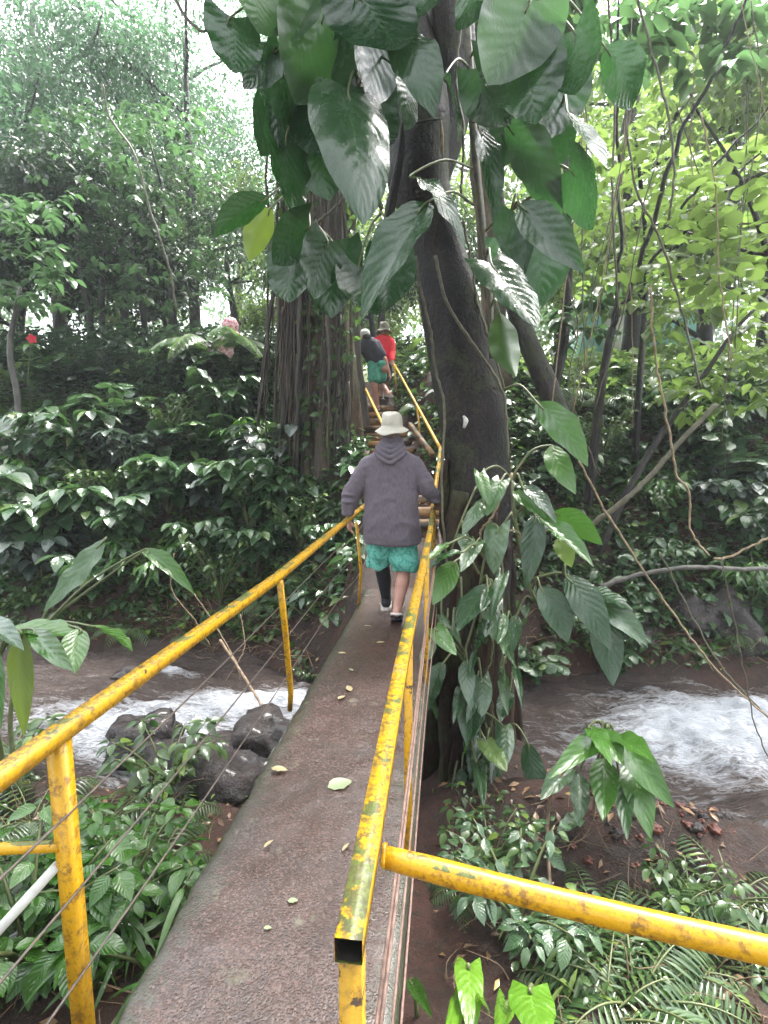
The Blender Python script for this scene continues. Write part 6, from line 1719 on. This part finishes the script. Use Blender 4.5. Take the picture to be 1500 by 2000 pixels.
# ---- person in red at the stair top, facing the camera
O3 = Q(748, 775, 10.3)
p3 = thing('person', 'person in red long sleeved shirt and grey sun hat holding the stair rail', 'person', O3)
hd3 = Q(750, 648, 10.3)
body = head_parts(hd3, (.05, -1, -.35), 1.0) + [capsule(hd3 - [0, 0, .22], hd3 - [0, 0, .08], .06, .055), capsule(Q(748, 700, 10.3), Q(748, 676, 10.3), .10, .10), capsule(Q(742, 708, 10.3), Q(754, 708, 10.3), .11, .11)]
body += [capsule(Q(763, 668, 10.3), Q(765, 690, 10.25), .055, .045), capsule(Q(765, 690, 10.25), Q(766, 704, 10.1), .042, .03)] + hand(Q(766, 704, 10.1), (.15, -.4, -.8), (0, -1, -.2), .7, 1., 1)
body += [capsule(Q(733, 668, 10.3), Q(730, 692, 10.3), .055, .045), capsule(Q(730, 692, 10.3), Q(733, 712, 10.2), .042, .03)] + hand(Q(733, 712, 10.2), (0, -.1, -1), (1, 0, 0), .4, 1., -1)
body += [capsule(Q(742, 712, 10.3), Q(742, 745, 10.25), .095, .065), capsule(Q(742, 745, 10.25), Q(743, 768, 10.3), .062, .038), capsule(Q(754, 712, 10.3), Q(755, 745, 10.25), .095, .065), capsule(Q(755, 745, 10.25), Q(754, 768, 10.3), .062, .038)]
body += foot_parts(Q(743, 768, 10.3), Q(743, 772, 10.33), Q(742, 774, 10.1)) + foot_parts(Q(754, 768, 10.3), Q(754, 772, 10.33), Q(756, 774, 10.1))
bd3 = part('body', fuse(body, .009, 4), M['skin_tan'], p3)
te = [capsule(Q(748, 706, 10.3), Q(748, 690, 10.3), .20, .20, flat=.72, side=(0, 1, 0)), capsule(Q(748, 690, 10.3), Q(748, 671, 10.3), .20, .19, flat=.72, side=(0, 1, 0)), capsule(Q(737, 667, 10.3), Q(759, 667, 10.3), .10, .10),
      capsule(Q(762, 669, 10.3), Q(765, 690, 10.25), .088, .075), capsule(Q(765, 690, 10.25), Q(766, 702, 10.12), .074, .052), capsule(Q(734, 669, 10.3), Q(730, 692, 10.3), .088, .075), capsule(Q(730, 692, 10.3), Q(732, 708, 10.22), .074, .05)]
part('shirt', fuse(te, .012, 4, cloth_folds(.010, .004, 9, 13)), M['red_shirt'], p3)
so = [capsule(Q(742, 712, 10.3), Q(742, 740, 10.27), .125, .115), capsule(Q(754, 712, 10.3), Q(755, 740, 10.27), .125, .115), capsule(Q(742, 709, 10.3), Q(754, 709, 10.3), .13, .13)]
part('shorts', fuse(so, .011, 3, cloth_folds(.008, .005, 4, 16)), M['black_cloth'], p3)
part('sun_hat', bucket_hat(hd3 + [0, .0, .055], (0, -1, 0), 0, .100, .205, .125, 1., seed=4, up=(.1, -.12, 1)), M['hat_grey'], p3)
for e_ in (-.032, .032):
    part('eye', sphere_mesh(hd3 + [e_, -.092, .008], (.012, .008, .008), 10, 8), M['eye'], p3)
for a_, b_ in ((Q(743, 773.5, 10.36), Q(742, 776, 10.08)), (Q(754, 773.5, 10.36), Q(756, 776, 10.08))):
    part('shoe', sandal(a_, b_, 0), M['black_cloth'], p3, smooth=False)

# ---- person in pink hood beyond the fern
O4 = np.array([*Q(450, 700, 10.6)[:2], 0]); O4[2] = gz(O4[0], O4[1])
h4 = Q(451, 640, 10.6)
p4 = thing('person', 'person wearing a pink patterned hooded poncho behind the tree fern', 'person', O4)
up4 = h4[2] - O4[2]
body = head_parts(h4, (.3, .95, -.2), 1.) + [capsule(h4 - [0, 0, .2], h4 - [0, 0, .08], .06, .055), capsule(O4 + [0, 0, up4 * .5], h4 - [0, 0, .3], .14, .16)]
for s_ in (-1, 1):
    body += [capsule(O4 + [s_ * .1, 0, up4 * .5], O4 + [s_ * .1, 0, up4 * .27], .09, .065), capsule(O4 + [s_ * .1, 0, up4 * .27], O4 + [s_ * .1, 0, .08], .06, .04)] + foot_parts(O4 + [s_ * .1, 0, .08], O4 + [s_ * .1, -.04, .04], O4 + [s_ * .1, .18, .03])
    body += [capsule(h4 + [s_ * .2, 0, -.27], h4 + [s_ * .26, 0, -.55], .05, .04), capsule(h4 + [s_ * .26, 0, -.55], h4 + [s_ * .24, .05, -.78], .04, .03)] + hand(h4 + [s_ * .24, .05, -.78], (0, .1, -1), (-s_, 0, 0), .4, 1., s_)
part('body', fuse(body, .010, 4), M['skin_tan'], p4)
te = [sphere_mesh(h4 + [0, -.01, .03], (.17, .17, .18)), capsule(h4 + [0, 0, -.1], h4 + [.04, 0, -.32], .14, .24), capsule(h4 + [.04, 0, -.32], h4 + [.02, 0, -.75], .26, .30, flat=.8, side=(0, 1, 0))]
part('poncho', fuse(te, .014, 4, cloth_folds(.014, .006, 5, 10)), M['pink'], p4)


# ------------------------------------------------------------------ damp air
def make_haze():
    m, n, out = mat('damp_air')
    v = N(n, 'ShaderNodeVolumePrincipled', {'Color': (.86, .93, .95, 1), 'Density': .0024, 'Anisotropy': .3})
    n.links.new(v.outputs[0], out.inputs['Volume'])
    G = box((0, 25, 16), (130, 100, 48))
    o = part('haze', G, m, smooth=False)
    tag(o, 'thin rainy mist between the trees', kind='stuff')


make_haze()
